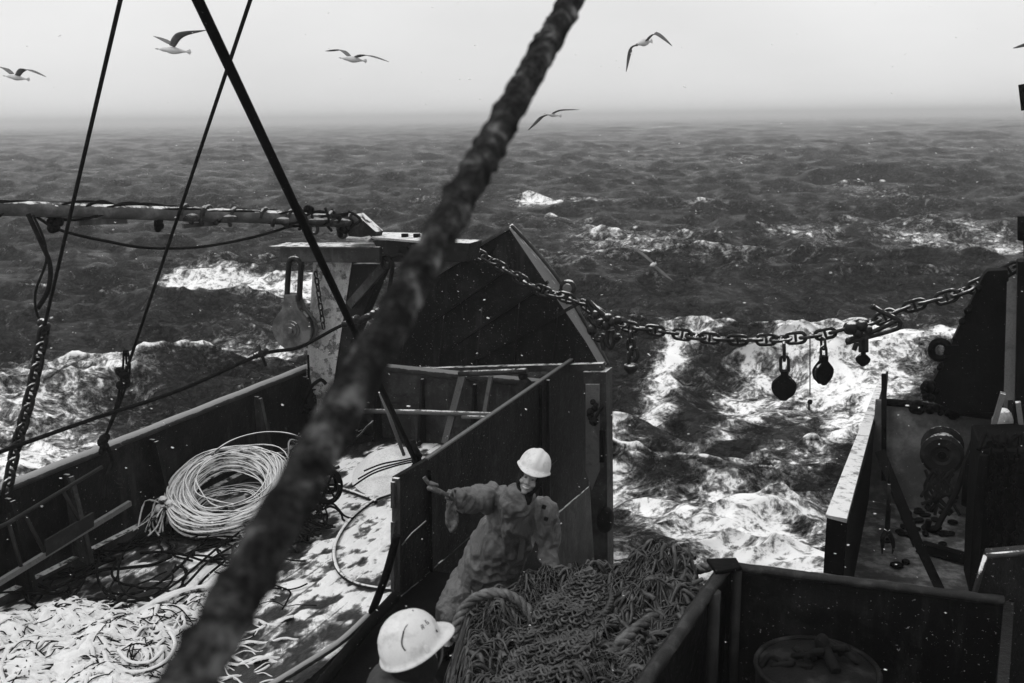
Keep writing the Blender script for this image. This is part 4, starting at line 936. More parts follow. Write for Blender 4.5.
for i in range(42):
    t = i / 41; q = aY(543 + 62 * t, 588 - 14 * math.sin(t * 2.4) + 4 * math.sin(t * 9), 7.45 - .1 * t); k.link(q, Vector((1, .2, .2 * math.cos(t * 9))), UP if i % 2 else Vector((0, 1, 0)), .07, .045, .010, 6)
k.build('ground_chain', 'chain', nt_)

# ------------------------------------------------------------------ gear on the port deck
def loops(k, c, rx, n, zr, r, tilt=0., jit=.05, ry=None, seg=6):
    for i in range(n):
        q = rx * random.uniform(.68, 1.0); e = random.uniform(-jit, jit); ph = random.random() * 6.28; z = zr * random.random(); pts = []
        for j in range(40):
            a = 2 * math.pi * j / 40; w_ = 1 + .03 * math.sin(3 * a + ph) + .02 * math.sin(5 * a + ph * 2)
            x = q * w_ * math.cos(a) + e; y = q * (ry or 1) * w_ * math.sin(a) + e * .5
            pts.append(c + Vector((x, y * math.cos(tilt), .03 + z + (y + rx) * math.sin(tilt) + .015 * math.sin(4 * a + ph))))
        k.tube(pts, r, seg, closed=True)
cl = thing('rope_coil', 'big round coil of rope thick with snow lying by the port bulwark', 'rope coil', aZ(222, 520, 0))
cc = aZ(231, 520, .0); cc.z = 0
k = MB(); loops(k, cc, .72, 30, .20, .0165, R(22), .10); loops(k, cc, .74, 26, .26, .009, R(22), .14); k.build('turns', 'coil', cl)
k = MB(); loops(k, cc + UP*.14, .70, 9, .06, .019, R(19), .04); k.build('top_turns', 'coil', cl)
k = MB(); loops(k, cc, .58, 16, .05, .010, R(10)); k.build('inner_turns', 'ropes', cl)
k = MB(); c = aZ(165, 505, .35)
for i in range(12): k.tube(spline([c, c + Vector((random.uniform(-.3,.1), random.uniform(-.2,.2), random.uniform(-.3,.1))), c + Vector((random.uniform(-.45,.0), random.uniform(-.3,.2), -.3))], 4), .012, 5)
for i in range(5): k.ball(c + Vector((random.uniform(-.08,.08), 0, random.uniform(-.07,.07))), .06, nu=8, nv=6)
k.build('tie', 'coil', cl)
def heap(name, pts, mat, label, cat, r, n, hgt, rad, seg=6, step=.09, ln=14, jitter=.5, kind=None):
    k = MB()
    for i in range(n):
        px, py = random.choice(pts); c = aZ(px + random.gauss(0, rad), py + random.gauss(0, rad * .45), 0); a = random.random() * 6.28; a0 = a; hz = hgt * random.random(); P_ = []
        for j in range(ln):
            P_.append(Vector((c.x, c.y, .02 + hz * (.6 + .4 * math.sin(j * .7 + a0))))); a += random.gauss(0, jitter); c = c + Vector((math.cos(a), math.sin(a), 0)) * step
        k.tube(spline(P_, 4), r * random.uniform(.6, 1.3), seg)
    return k.build(name, mat, at=aZ(pts[0][0], pts[0][1], 0), label=label, cat=cat, kind=kind)
heap('rope_heap', [(300,500),(290,530),(310,480),(280,545),(255,560),(320,520)], 'rope', 'dark tangled heap of ropes behind the thick iced wire, right of the snowy coil', 'rope heap', .017, 80, .30, 7, step=.06, ln=9)
heap('rope_heap', [(315,455),(300,448),(330,450),(290,450)], 'ropes', 'snow-flecked scraps of rope piled against the stern bulwark', 'rope heap', .018, 26, .3, 7, step=.07)
heap('rope_heap', [(60,575),(110,560),(150,545),(70,600),(190,560)], 'rope', 'low dark spread of ropes along the deck between coil and pipe guard', 'rope heap', .014, 46, .10, 18, step=.12, jitter=.3)
# snowed-over net at lower left
sn = thing('snowy_net', 'wide heap of pale net buried in fresh snow at the lower left corner', 'fishing net', aZ(90, 640, 0))
SNP = [(10,640,.55),(60,625,.5),(110,640,.55),(160,625,.42),(40,665,.6),(90,668,.6),(140,665,.5),(200,600,.25),(20,690,.6),(100,700,.6),(180,655,.35),(-40,670,.7)]
SNC = [(aZ(x, y, .1), r) for x, y, r in SNP]
def HS(x, y):
    z = 0
    for c, r in SNC: z = max(z, .30 * (r / .55) * math.exp(-((x - c.x) ** 2 + (y - c.y) ** 2) / (r * r * .8)))
    return z + .05 * mnoise.noise(Vector((x * 4, y * 4, 3)))
k = MB(); vs = []; fs = []; n_ = 210
for j in range(n_):
    for i in range(n_):
        x = -5.6 + 4.6 * i / (n_-1); y = 6.2 + 3.6 * j / (n_-1); z = HS(x, y); vs.append((x, y, z - .012 - .2 * max(0, 1 - max(z, 0) / .09) + .05 * (1 - 2.4 * abs(mnoise.noise(Vector((x*5, y*9, 0)) + mnoise.noise_vector(Vector((x*3, y*3, 1))) * .8))) + .022 * (1 - 2.4 * abs(mnoise.noise(Vector((x*16, y*22, 5)))))))
for j in range(n_-1):
    for i in range(n_-1): a = j*n_+i; fs.append((a, a+1, a+n_+1, a+n_))
k.add(vs, fs, 0, True).build('buried_heap', 'snownet', sn)
k = MB(); k2 = MB()
for s_ in range(440):
    c, r = random.choice(SNC); x = c.x + random.gauss(0, r * .55); y = c.y + random.gauss(0, r * .5); a = random.gauss(.5, .8); pts = []; o = random.uniform(-.015, .03) if s_ % 4 else random.uniform(.02, .04)
    for i in range(random.randint(6, 16)):
        pts.append(Vector((x, y, max(HS(x, y), 0) + o + .015 * math.sin(i * 1.3 + s_)))); a += random.gauss(0, .35); x += .07 * math.cos(a); y += .07 * math.sin(a)
    (k if s_ % 4 else k2).tube(spline(pts, 3), random.choice((.007, .010, .016, .024)) if s_ % 4 else .0055, 6, caps=True)
k.build('snowed_twine', 'snowtwine', sn, kind='stuff'); k2.build('bare_twine', 'rope', sn, kind='stuff')
k = MB(); 
for q, r in (([(105,655),(112,668),(140,672),(165,662),(175,645),(170,632)], .022), ([(118,650),(130,662),(150,662),(163,650)], .02), ([(150,605),(165,600),(190,590),(225,585)], .035), ([(110,622),(140,612),(165,598),(195,588)], .045), ([(100,660),(115,680),(150,683),(185,672)], .02)):
    k.tube(spline([aZ(x, y, .30 if y > 620 else .18) for x, y in q], 8), r, 8)
k.build('snowed_hose', 'coil', sn)
# hoses
rope('hose', [aZ(400,492,.05), aZ(375,500,.05), aZ(350,520,.05), aZ(335,545,.05), aZ(337,568,.05), aZ(352,582,.05), aZ(375,588,.05), aZ(398,590,.04)], .024, 'hose', 'curved dark hose making an open loop on the trodden snow beside the wall', 'hose')
rope('hose', [aZ(320,486,.06), aZ(345,490,.05), aZ(368,498,.05), aZ(376,502,.05)], .028, 'hose', 'short straight dark hose end pointing at the looped hose', 'hose')
for i, (lab, q) in enumerate((('outermost dark line of the bundle looping left of the coil', [(225,520),(200,545),(170,575),(140,592),(110,592),(97,575),(102,550),(125,520),(150,505)]), ('middle line of the dark bundle looping left of the coil', [(240,532),(215,550),(180,580),(150,598),(118,600),(100,585),(98,560),(110,535)]), ('innermost dark line of the bundle looping left of the coil', [(245,540),(210,560),(185,585),(160,600),(130,596),(118,578),(124,552),(140,532)]), ('lowest dark line reaching from the coil toward the snowed net', [(250,535),(230,556),(205,578),(190,598),(180,608)]))):
    rope('deck_line', [aZ(x, y, .06 + .02 * i) for x, y in q], .014, 'rope', lab, 'line')
rope('arched_line', [aZ(205,472,.1), aY(215,452,12.3), aY(238,438,12.6), aY(270,432,12.8), aY(300,438,12.8), aZ(318,462,.1)], .012, 'ropes', 'single thin line springing in an arch above the snowy coil')
k = MB(); c = aY(327, 486, 11.9)
k.tube([c + Vector((.17*math.cos(a), .05*math.sin(a*1), .2*math.sin(a))) for a in [i*math.pi/12 for i in range(24)]], .035, 8, closed=True)
k.tube([c + Vector((.10*math.cos(a), .12, .13*math.sin(a))) for a in [i*math.pi/12 for i in range(24)]], .03, 8, closed=True)
for a in (0, 1.05, 2.1): k.tube([c + Vector((.17*math.cos(a), .03, .2*math.sin(a))), c - Vector((.17*math.cos(a), -.03, .2*math.sin(a)))], .015, 6)
k.build('rubber_bobbin', 'blackp', at=c, label='dark ring-shaped bobbin standing at the edge of the snow mound', cat='bobbin')
# snowed tarpaulin mound against the wall
M['snow'] = worn('packed_snow', .8, .35, .8, 5, lo=.6, hi=.8, bmp=.8)
k = MB(); vs = []; fs = []; ca = aZ(392, 476, 0); n1, n2 = 46, 40
for j in range(n2):
    for i in range(n1):
        u, v = i/(n1-1)*2-1, j/(n2-1)*2-1; x = ca.x + u * .62; y = ca.y + .1 + v * .95; r = min(1, math.hypot(u, v))
        z = .34 * (1 - r ** 2.2) + .10 * mnoise.fractal(Vector((x*3, y*3, 1)), 1., 2., 3) * (1 - r) - .03
        vs.append((x, y, z))
for j in range(n2-1):
    for i in range(n1-1): a = j*n1+i; fs.append((a, a+1, a+n1+1, a+n1))
k.add(vs, fs, 0, True).build('snow_mound', 'snow', at=ca, label='smooth snow mound heaped between stern bulwark and the dark wall', cat='snow mound', kind=None)
for i in range(3):
    rope('buried_line', [aZ(352 + i*6, 487 - i*8, .28), aZ(372 + i*5, 474 - i*5, .38), aZ(395 + i*4, 466 - i*3, .40), aZ(412, 462 - i*2, .36)], .012, 'rope', ('front', 'middle', 'rear')[i] + ' dark line half buried across the snow mound')
# the dark kerb at the deck's inner edge, below the hinged wall end
rope('kerb_pipe', [aZ(396,596,.12), aZ(372,622,.12), aZ(345,655,.12), aZ(318,690,.12), aZ(280,740,.12)], .06, 'blackp', 'thick black pipe kerb edging the deck below the wall end', 'pipe')
rope('kerb_strip', [aZ(368,616,.10), aZ(340,642,.10), aZ(300,668,.10), aZ(255,695,.10)], .035, 'rail', 'thin snow-dusted strip beside the black pipe kerb', 'strip')
rope('leaning_pole', [aZ(372,612,.1), aY(386,575,9.1), aY(397,535,9.1)], .04, 'blackp', 'short black pole leaning against the near end of the wall', 'pole')
f = [aZ(396,600,.02), aZ(455,600,.02), aZ(440,720,.02), aZ(300,720,.02)]

# ------------------------------------------------------------------ people
def fr_(c, F, U):
    F = Vector(F).normalized(); X = F.cross(Vector(U)).normalized(); U = X.cross(F).normalized()
    return lambda x, y, z: c + X * x + U * y + F * z, X, U, F       # x = the person's right, y up, z forward
def head_mb(k, c, F, U, z_=1.):
    P0, X, U, F = fr_(c, F, U); ax = (X, F, U); P = lambda x, y, z: P0(x*z_, y*z_, z*z_)
    def el(x, y, z, rx, ry, rz): k.ball(P(x, y, z), (rx*z_, rz*z_, ry*z_), (X, F, U), 20, 14)
    el(0, .035, -.012, .074, .088, .094); el(0, -.05, .02, .055, .055, .055); el(0, -.01, .028, .062, .078, .062); el(0, -.092, .052, .024, .02, .022)
    k.cone(P(0, .018, .086), P(0, -.020, .106), .010, .014, 10); 
    for s in (-1, 1):
        el(s*.013, -.026, .094, .009, .008, .010); el(s*.036, -.022, .068, .026, .022, .024); el(s*.028, .032, .078, .024, .009, .013); el(s*.077, -.005, -.012, .012, .032, .020)
        k.cone(P(s*.029, -.050, .078), P(0, -.046, .092), .005, .007, 8); k.cone(P(s*.029, -.052, .077), P(0, -.068, .089), .005, .008, 8)
    k.cone(P(0, -.06, -.02), P(0, -.17, -.04), .055, .062, 14)
    return P
def limb(k, pts, rad):
    for (a, b), (ra, rb) in zip(zip(pts, pts[1:]), zip(rad, rad[1:])): k.cone(a, b, ra, rb, 14)
def hand_mb(k, wrist, d, thumb, palmn, curl, r=.0095, sc_=1., grow=0.):
    """palm, four bent fingers of their own lengths and a thumb leaving the side of the palm"""
    d = d.normalized(); thumb = (thumb - d * thumb.dot(d)).normalized(); palmn = (palmn - d * palmn.dot(d)); palmn = (palmn - thumb * palmn.dot(thumb)).normalized()
    c = wrist + d * .05 * sc_
    k.cone(wrist - d * .03, wrist + d * .02, .026 + grow, .028 + grow, 12)
    for s in (-.024, -.008, .008, .024): k.cone(wrist + d * .018 + thumb * s * .7, wrist + d * .085 * sc_ + thumb * s * 1.15, .014 + grow, .0125 + grow, 10)
    for i, (s, ln) in enumerate(((.029, .074), (.0098, .084), (-.0098, .078), (-.029, .060))):
        p = wrist + d * .085 * sc_ + thumb * s; a = curl[0]; q = d * math.cos(a) + palmn * math.sin(a)
        for j, fq in enumerate((.45, .32, .23)):
            e = p + (q + thumb * s * 2.2 * (1 - j * .4)).normalized() * ln * fq * sc_; k.cone(p, e, r * (1.0 - .1 * j) + grow, r * (.92 - .1 * j) + grow, 9); p = e
            a += curl[1]; q = d * math.cos(a) + palmn * math.sin(a)
    p = wrist + d * .025 + thumb * .026; e = p + (d * .6 + thumb * .7 + palmn * .35).normalized() * .042; k.cone(p, e, .014 + grow, .0115 + grow, 9)
    e2 = e + (d * .75 + thumb * .1 + palmn * .6).normalized() * .03; k.cone(e, e2, .011 + grow, .0095 + grow, 9); e3 = e2 + (d * .6 - thumb * .2 + palmn * .7).normalized() * .022; k.cone(e2, e3, .0095 + grow, .008 + grow, 9)
def helmet(parent, c, F, U, a=.122, b=.148, h=.142, marks=True):
    P, X, U, F = fr_(c, F, U)
    def S(ph, th, off=0.):
        """point on the shell: ph from the front round to the wearer's right, th up from the rim"""
        ct = math.cos(th) ** .82; st = math.sin(th); x = math.sin(ph) * ct; z = math.cos(ph) * ct
        ridge = .006 * math.exp(-(x * a / .022) ** 4) * min(1, st * 3) * (1 if z > -.85 else 0)
        gro = -.003 * math.exp(-((abs(x * a) - .042) / .01) ** 2) * min(1, st * 2)
        q = Vector((x * a, st * h, z * b)); nn = Vector((x / a, st / h, z / b)).normalized(); q = q + nn * (ridge + gro + off)
        return P(q.x, q.y, q.z)
    k = MB(); nu, nv = 64, 20; vs = []; fs = []
    rows = []
    def brim(ph, r, dz, off=0):
        f = max(0, math.cos(ph)); pk = f ** 4 * .050; x = math.sin(ph); z = math.cos(ph); e = .002 + r * (.011 + pk)
        return P(x * (a + e), dz - .018 * r * f ** 4 - .004 * r, z * (b + e))
    for t in range(nv): rows.append([S(2*math.pi*i/nu, math.pi/2 * (1 - t/nv)) for i in range(nu)])
    rows.append([brim(2*math.pi*i/nu, .0, .0) for i in range(nu)])
    rows.append([brim(2*math.pi*i/nu, .5, -.004) for i in range(nu)])
    rows.append([brim(2*math.pi*i/nu, 1., -.008) for i in range(nu)])
    rows.append([brim(2*math.pi*i/nu, 1.02, -.013) for i in range(nu)])
    rows.append([brim(2*math.pi*i/nu, .5, -.010) for i in range(nu)])
    rows.append([brim(2*math.pi*i/nu, -.2, -.008) for i in range(nu)])
    for t in range(nv - 1, -1, -1): rows.append([S(2*math.pi*i/nu, math.pi/2 * (1 - t/nv), -.006) for i in range(nu)])
    for r_ in rows: vs += r_
    for j in range(len(rows) - 1):
        for i in range(nu): fs.append((j*nu+i, (j+1)*nu+i, (j+1)*nu+(i+1) % nu, j*nu+(i+1) % nu))
    k.add(vs, fs, 0, True); o = k.build('helmet', 'helmet', parent)
    if marks:
        def stroke(pts, r=.0022):
            q = MB(); q.tube([S(p, t, .0008) for p, t in pts], r, 6, flat=.5); return q
        q = stroke([(1.75 + .25*math.sin(i/9*2.2), .95 - i/9*.55) for i in range(10)], .0035); q.tube([S(p, t, .0008) for p, t in ((1.75,.95),(1.6,1.03),(1.4,1.07))], .0022, 6, flat=.5); q.build('scratch', 'mark', o)
        for pts_ in ([(1.08,.62),(1.0,.74)], [(1.0,.60),(.92,.72),(1.0,.74)], [(1.06,.68),(.95,.66)], [(.86,.62),(.855,.64)], [(.76,.60),(.68,.72)], [(.68,.72),(.60,.68)], [(.76,.60),(.66,.56),(.63,.62),(.71,.66)]):
            stroke(pts_, .0019).build('lettering', 'mark', o)
        q = MB(); q.ball(S(.62, .22, .001), (.014, .004, .006), (X, F, U), 12, 8); q.build('side_slot', 'mark', o)
        q = MB(); c_ = S(1.35, .12, .001); q.ball(c_, (.006, .014, .022), (X, F, U), 12, 8); q.build('lug', 'helmet', o)
        q = MB(); q.ball(S(.2, 1.15, .0), (.004, .004, .003), (X, F, U), 8, 6); q.build('chip', 'mark', o)
    return P, S
def hood(parent, c, F, U, r=(.090, .118, .104)):
    P, X, U, F = fr_(c, F, U); k = MB(); nu, nv = 48, 32; vs = []; fs = []
    def pt(i, j, o):
        a = 2*math.pi*i/nu; t = math.pi * (j + .5) / nv; return (math.sin(t)*math.sin(a), math.cos(t), math.sin(t)*math.cos(a))
    keep = {}
    for lay, o in ((0, 0), (1, -.008)):
        for j in range(nv):
            for i in range(nu):
                x, y, z = pt(i, j, o); vs.append(P(x*(r[0]+o), y*(r[1]+o) - .01, z*(r[2]+o) - .002))
    def open_(i, j):
        x, y, z = pt(i + .5, j + .5, 0); return z > 0 and (x / .72) ** 2 + ((y + .12) / .66) ** 2 < 1
    N = nu * nv
    for j in range(nv - 1):
        for i in range(nu):
            if open_(i, j): continue
            i2 = (i+1) % nu; q = (j*nu+i, (j+1)*nu+i, (j+1)*nu+i2, j*nu+i2); fs.append(q); fs.append(tuple(N + v for v in q[::-1]))
            for di, dj, e in ((1,0,(q[3],q[2])), (-1,0,(q[0],q[1])), (0,-1,(q[0],q[3])), (0,1,(q[1],q[2]))):
                if 0 <= j+dj < nv-1 and open_((i+di) % nu, j+dj): fs.append((e[0], e[1], N+e[1], N+e[0]))
    k.add(vs, fs, 0, True)
    k.cone(P(0, -.08, -.03), P(0, -.17, -.035), .072, .085, 16)
    k.build('hood', 'darkcloth', parent)

# -- the man in the bibs, bending over the net
Hc = aY(529.5, 479, 7.80)
Uh = (Uv * .92 + Rv * .36).normalized(); Fh = ((CAM - Hc).normalized() * .97 - Uv * .10 - Rv * .08)
pm = thing('person', 'smiling man in white helmet and wet oilskins bending with one arm stretched out', 'person', aY(490, 600, 8.7) * 1.0)
nk_ = Hc - Uh * .17 + Vector((-.02, .06, 0)); shR = aY(495, 496, 8.15); shL = aY(543, 511, 8.02); ch = aY(514, 521, 8.25); be = aY(499, 548, 8.50); pv_ = aY(487, 577, 8.75)
elR = aY(471, 501, 8.00); wrR = aY(455, 499, 7.80); elL = aY(549, 545, 8.10); wrL = aY(549, 567, 7.96)
hpR = aY(468, 580, 8.75); hpL = aY(505, 583, 8.72); knR = aY(450, 612, 8.45); knL = aY(519, 628, 8.50)
anR = Vector((knR.x - .02, 8.72, .10)); anL = Vector((knL.x + .03, 8.80, .10)); toR = anR + Vector((-.05, -.2, -.05)); toL = anL + Vector((.05, -.2, -.05))
k = MB(); PH = head_mb(k, Hc, Fh, Uh, 1.14)
limb(k, [nk_, ch, be, pv_], [.075, .135, .125, .13]); limb(k, [ch + Vector((0,0,.03)), shR, elR, wrR], [.1, .062, .045, .03]); limb(k, [ch + Vector((0,0,.03)), shL, elL, wrL], [.1, .062, .045, .03])
limb(k, [pv_, hpR, knR, anR, toR], [.12, .10, .062, .045, .04]); limb(k, [pv_, hpL, knL, anL, toL], [.12, .10, .062, .045, .04])
dR = (aY(442, 491, 7.72) - wrR); dL = (aY(548, 583, 7.90) - wrL)
hR = (wrR, dR, Uv * 1.0 + Vector((.1, 0, 0)), Vector((0, -1, -.4)), (.5, .75)); hL = (wrL, dL, Vector((-1, -.2, 0)), Vector((0, 1, -.2)), (.35, .45))
hand_mb(k, *hR); hand_mb(k, *hL)
remesh(k, 'body', ['skin'], .006, pm, smooth=1)
k = MB()
for s in (-1, 1): k.ball(PH(s*.028, .013, .0865), (.012, .007, .0045), fr_(Hc, Fh, Uh)[1:3] + (fr_(Hc, Fh, Uh)[3],), 12, 8)
k2 = MB(); k2.ball(PH(.028, .013, .086), (.013, .005, .006), nu=10, nv=8); k2.build('eye', 'mark', pm)
k2 = MB(); k2.ball(PH(-.028, .013, .086), (.013, .005, .006), nu=10, nv=8); k2.build('eye', 'mark', pm)
k2 = MB(); k2.tube([PH(-.022,-.055,.082), PH(-.011,-.057,.091), PH(0,-.058,.094), PH(.011,-.057,.091), PH(.022,-.055,.082)], .005, 8); k2.build('teeth', 'teeth', pm)
for s in (-1, 1): k2 = MB(); k2.tube([PH(s*.012,.036,.093), PH(s*.028,.042,.092), PH(s*.044,.036,.083)], .0045, 6); k2.build('eyebrow', 'mark', pm)
hood(pm, Hc, Fh, Uh, (.103, .134, .112))
helmet(pm, Hc + Uh * .112 - Fh.normalized() * .012, Fh.normalized() - Uh * .12, Uh + Fh.normalized() * .12, .134, .155, .15, marks=False)
k = MB()                                        # loose hooded jacket
limb(k, [nk_ - UP*.02, ch, be, pv_ + UP*.02], [.12, .235, .27, .285]); limb(k, [ch + Vector((-.05,0,.04)), shR, shR.lerp(elR,.5), elR, wrR], [.17, .12, .125, .112, .074]); limb(k, [ch + Vector((.05,0,.04)), shL, shL.lerp(elL,.5), elL, wrL], [.17, .118, .115, .105, .07])
k.cone(aY(522,505,8.0), aY(530,520,8.05), .06, .05, 12)
k.cone(pv_ + Vector((-.14,0,0)), pv_ + Vector((.14,0,-.02)), .15, .15, 14)
k.cone(nk_ + Uh*.02, nk_ + Vector((-.03,.04,-.06)), .095, .13, 16)
remesh(k, 'jacket', ['oil'], .010, pm, wr=.034, wrs=5.2, smooth=3, stretch=(1.5, 1.1, .75))
k = MB()
limb(k, [pv_, hpR, hpR.lerp(knR,.5), knR, anR + UP*.12], [.18, .155, .15, .125, .10]); limb(k, [pv_, hpL, hpL.lerp(knL,.5), knL, anL + UP*.12], [.18, .15, .145, .12, .10])
remesh(k, 'bib_trousers', ['oil2'], .010, pm, wr=.034, wrs=4.2, smooth=3, stretch=(1.3, 1.3, .8))
for an, to in ((anR, toR), (anL, toL)):
    k = MB(); k.cone(an + UP*.18, an, .085, .06, 14); k.cone(an - UP*.03, to, .055, .05, 14); k.box((an + to)/2 - UP*.075, (to-an)/2*1.3, Vector((.05,0,0)), UP*.02); k.build('boot', 'blackp', pm)
k = MB(); hand_mb(k, *hR, grow=.0022); k.cone(wrR - dR.normalized()*.07, wrR, .052, .042, 14); remesh(k, 'glove', ['oil'], .0045, pm, smooth=1)
k = MB(); hand_mb(k, *hL, grow=.0022); k.cone(wrL - dL.normalized()*.06, wrL, .050, .040, 14); remesh(k, 'glove', ['glove'], .0045, pm, smooth=1)
# flap, braces and buckles on the chest
k = MB(); k.beam(aY(528,508,7.92), aY(520,560,8.14), .05, .012, (CAM-ch)); k.build('storm_flap', 'oil2', pm, bevel=.004)
for x, y in ((547,507),(549,519)): 
    k = MB(); c = aY(x - 3, y, 7.83); k.box(c, Rv*.017 - Uv*.006, Uv*.017 + Rv*.006, (CAM-c).normalized()*.008); k.build('buckle', 'darkcloth', pm, bevel=.003)
k = MB(); k.tube(spline([aY(500,508,8.0), aY(512,520,7.98), aY(520,536,8.02)], 6), .008, 6); k.build('drawcord', 'netl', pm)
k = MB(); c = aY(449, 510, 7.74)
k.tube(spline([aY(452,503,7.74), aY(447,512,7.74), aY(447,524,7.74), aY(452,531,7.74), aY(457,522,7.74), aY(456,508,7.74)], 8), [.014]*41, 8); k.prism([aY(446,504,7.75), aY(456,503,7.75), aY(458,520,7.75), aY(453,529,7.75), aY(447,522,7.75)], Vector((0,.03,0)))
rag = thing('rag', 'pale wet rag dangling from the hand the bending man stretches out', 'rag', c)
remesh(k, 'cloth', ['nropes'], .008, rag, wr=.010, wrs=22, smooth=1)
k = MB(); k.tube(spline([aY(424,477,7.70), aY(431,486,7.70), aY(438,490,7.69), aY(447,495,7.70), aY(453,500,7.74)], 6), .017, 8); k.cone(aY(431,483,7.69), aY(437,485,7.69), .018, .014, 8); k.cone(aY(429,488,7.68), aY(440,493,7.68), .02, .018, 8)
k.build('held_rope', 'nropes', at=aY(438,490,7.69), label='short pale rope end gripped in the outstretched glove', cat='rope')

# -- the near man: helmet, hood and shoulders seen from above and behind
H2 = aY(413, 651, 3.95)
F2 = Vector((.80, .46, .34)); U2 = Vector((-.28, -.10, 1.0)).normalized()
pn = thing('person', 'near man seen from above, scuffed lettered white helmet, dark hood and shoulder showing', 'person', Vector((H2.x, H2.y, 1.30)))
k = MB(); head_mb(k, H2 - UP*.03, F2, U2)
n2 = H2 + Vector((-.05, -.03, -.16)); c2 = n2 + Vector((0, 0, -.26)); b2 = c2 + Vector((0, 0, -.25)); p2 = Vector((n2.x, n2.y, 2.12)); lat = Vector((.40, -.90, 0)).normalized()
def arm2(s): return [c2 + UP*.12, n2 + lat*s*.19 - UP*.08, n2 + lat*s*.27 + Vector((.05,.03,-.36)), n2 + lat*s*.20 + Vector((.26,.12,-.50))]
limb(k, [n2, c2, b2, p2], [.06, .13, .12, .13])
for s in (-1, 1):
    A4 = arm2(s); limb(k, A4, [.1, .06, .045, .03]); hand_mb(k, A4[3], A4[3] - A4[2], UP, lat * -s, (.4, .5))
    hp_ = p2 + lat*s*.1; kn = Vector((hp_.x + .04, hp_.y + .02, 1.76)); an = Vector((hp_.x, hp_.y, 1.38)); limb(k, [p2, hp_, kn, an, an + Vector((.16,.07,-.03))], [.12, .095, .06, .045, .035])
remesh(k, 'body', ['skin'], .007, pn, smooth=1)
hood(pn, H2 - UP*.03, F2, U2, (.098, .128, .115))
helmet(pn, H2 + U2*.03, F2, U2, .122, .142, .158)
k = MB(); limb(k, [n2 - UP*.03, c2, b2, p2], [.115, .20, .18, .18])
for s in (-1, 1): A4 = arm2(s); limb(k, A4, [.15, .105, .085, .06])
k.cone(n2 + lat*.09 - UP*.02, n2 - lat*.09 - UP*.02, .07, .07, 12); k.cone(n2 + Vector((-.07,0,.0)), n2 + Vector((-.13,-.02,-.08)), .08, .08, 12)
remesh(k, 'jacket', ['slicker'], .010, pn, wr=.012, wrs=8, smooth=3)
k = MB()
for s in (-1, 1): hp_ = p2 + lat*s*.1; limb(k, [p2, hp_, Vector((hp_.x+.04, hp_.y+.02, 1.76)), Vector((hp_.x, hp_.y, 1.42))], [.16, .13, .105, .09])
remesh(k, 'trousers', ['oil2'], .012, pn, wr=.01, wrs=7, smooth=2)
for s in (-1, 1):
    hp_ = p2 + lat*s*.1; an = Vector((hp_.x, hp_.y, 1.38)); k = MB(); k.cone(an + UP*.12, an, .075, .055, 12); k.cone(an - UP*.02, an + Vector((.17,.07,-.03)), .05, .042, 12); k.build('boot', 'blackp', pn)
k = MB(); q0 = H2 + F2.normalized()*.13 + Vector((.02,-.04,-.03)); k.tube(spline([q0, q0 + Vector((-.005,-.02,-.06)), q0 + Vector((-.04,-.02,-.13))], 6), .006, 6); k.build('chin_strap', 'netl', pn)

finish_skins()

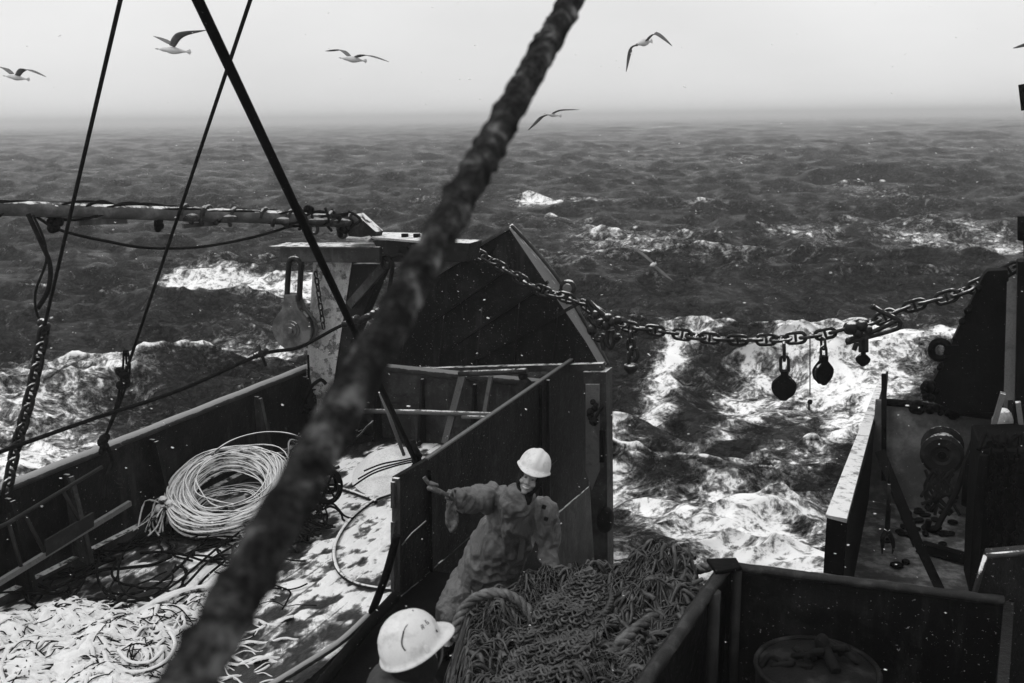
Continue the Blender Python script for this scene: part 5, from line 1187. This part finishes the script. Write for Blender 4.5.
# ------------------------------------------------------------------ gulls
def gull(label, Y, head, tail, Lw, Rw, dL, dR_, rb=.5, chord=1., by=0., wm='wing'):
    h = aY(head[0], head[1], Y - by); t = aY(tail[0], tail[1], Y + by); L_ = (h - t).length; ax = (h - t).normalized(); c = (h + t) / 2
    root = thing('gull', label, 'gull', c, 'gulls flying over the wake'); k = MB(); S_ = max(L_, .45)
    up = ax.cross(Vector((0, 1, 0)).cross(ax)).normalized(); 
    if up.z < 0: up = -up
    pr = [(0,.0),(.03,.012),(.08,.035),(.14,.055),(.20,.065),(.27,.07),(.36,.10),(.46,.115),(.58,.10),(.70,.07),(.80,.04),(.90,.022),(1.,.010)]
    k.tube([h + (t - h) * a + up * (.02 * math.sin(a * 3) - .015) * S_ for a, r in pr], [max(r, .004) * S_ * rb * 2 for a, r in pr], 12)
    k.ball(h + (t - h) * .13, Vector((1, 1, 1)) * S_ * rb * .1, nu=12, nv=8)
    side = ax.cross(up).normalized()
    k.add([t - ax*-.16*S_ + up*.008, t - side*.09*S_, t - ax*.05*S_, t + side*.09*S_, t - ax*-.16*S_ - up*.008], [(0,1,2),(0,2,3),(4,2,1),(4,3,2)], 0)
    for W, dy in ((Lw, dL), (Rw, dR_)):
        if not W: continue
        pts = [aY(p[0], p[1], Y + d) for p, d in zip(W, [0] + list(dy))]
        P_ = spline(pts, 7); n = len(P_); k0 = len(k.v)
        for i, p in enumerate(P_):
            f = i / (n - 1); cw = S_ * chord * (.19 + .06 * math.sin(f * 3.1)) * (1 - max(0, (f - .45) / .55) ** 1.6 * .88); sp_ = (P_[min(i+1, n-1)] - P_[max(i-1, 0)]).normalized()
            cd_ = (ax - sp_ * ax.dot(sp_)); cd_ = cd_.normalized() if cd_.length > .1 else up
            nm = sp_.cross(cd_).normalized(); p = p - cd_ * cw * .15 * f * 2
            for u, v in ((.5,0),(.3,.10),(-.05,.07),(-.5,0),(-.05,-.03),(.3,-.05)): k.v.append(tuple(p + cd_ * cw * u + nm * cw * v * .8))
        for i in range(n - 1):
            for j in range(6):
                a = k0 + i*6 + j; b = k0 + i*6 + (j+1) % 6; k.f.append((a, b, b+6, a+6)); k.mi.append(2 if i > n * .80 else 1); k.sm.append(True)
        k.f.append(tuple(range(k0+(n-1)*6, k0+n*6))); k.mi.append(2); k.sm.append(False)
    k.build('body', ['bird', wm, 'wingtip'], root)
    b = MB(); b.tube([h - ax*.02*S_, h + ax*.05*S_, h + ax*.09*S_ - up*.02*S_], [.018*S_*rb*2, .014*S_*rb*2, .004*S_], 7); b.build('beak', 'wing', root)
gull('gull with one raised wing meeting the thick black stay at top left', 19, (158,49), (190,52), [(171,44),(163,40),(153,36)], [(172,46),(180,34),(206,30)], (.35,.6), (-.3,-.5))
gull('gull nearest the left edge with one drooping wingtip', 24, (5,76), (29,79.5), [(12,74),(5,69),(-4,66)], [(17,76),(24,69),(46,77)], (.3,.5), (-.3,-.6))
gull('gull gliding level between the stays and the iced wire', 22, (341,58), (366,61), [(349,56),(340,50),(325,51)], [(356,57),(366,55),(389,62)], (.4,.6), (-.3,-.6), .55)
gull('highest gull in the middle of the sky with arched dark wings', 20, (637,44), (652,41), [(639,45),(630,50),(626,72)], [(645,43),(655,34),(672,46)], (-.1,.1), (-.2,.0), .55, 1.15, .22)
gull('gull skimming the horizon beside the iced wire', 26, (545,114), (561,116), [(547,115),(540,118),(528,130)], [(552,114),(561,110),(580,109.5)], (.2,.1), (-.2,-.1), .45, .9, .12)
gull('gull banking edge-on low over the foam below the horizon', 24, (650,266), (656,263), [(653,263),(643,255),(630,247)], [(654,266),(663,274),(673,281)], (.1,.1), (.1,.1), .55, 1.2, .10)
gull('gull at the very right edge with only a wingtip in view', 26, (1040,50), (1062,52), [(1048,49),(1032,43),(1013,48)], [(1052,50),(1060,44),(1080,46)], (.1,.2), (-.1,-.2))

# ------------------------------------------------------------------ snow in the air
k = MB()
for i in range(750):
    y = 3.0 + 11 * random.random() ** .7; x = random.uniform(-.56, .56) * y; zlo = 5 - y * .64; zhi = 5 + y * .12
    c = Vector((x, y, random.uniform(max(zlo, .1), zhi))); r = random.choice((.0025, .003, .0035, .0045, .006))
    a = random.gauss(-.15, .35); X = Vector((math.cos(a), 0, math.sin(a)))
    k.ball(c, (r * random.uniform(1.2, 2.2), r * .8, r * .6), (X, Vector((0,1,0)), X.cross(Vector((0,1,0)))), 6, 4)
k.build('falling_snow', 'flake', kind='stuff', label='small snowflakes drifting through the air over the deck', cat='snow')
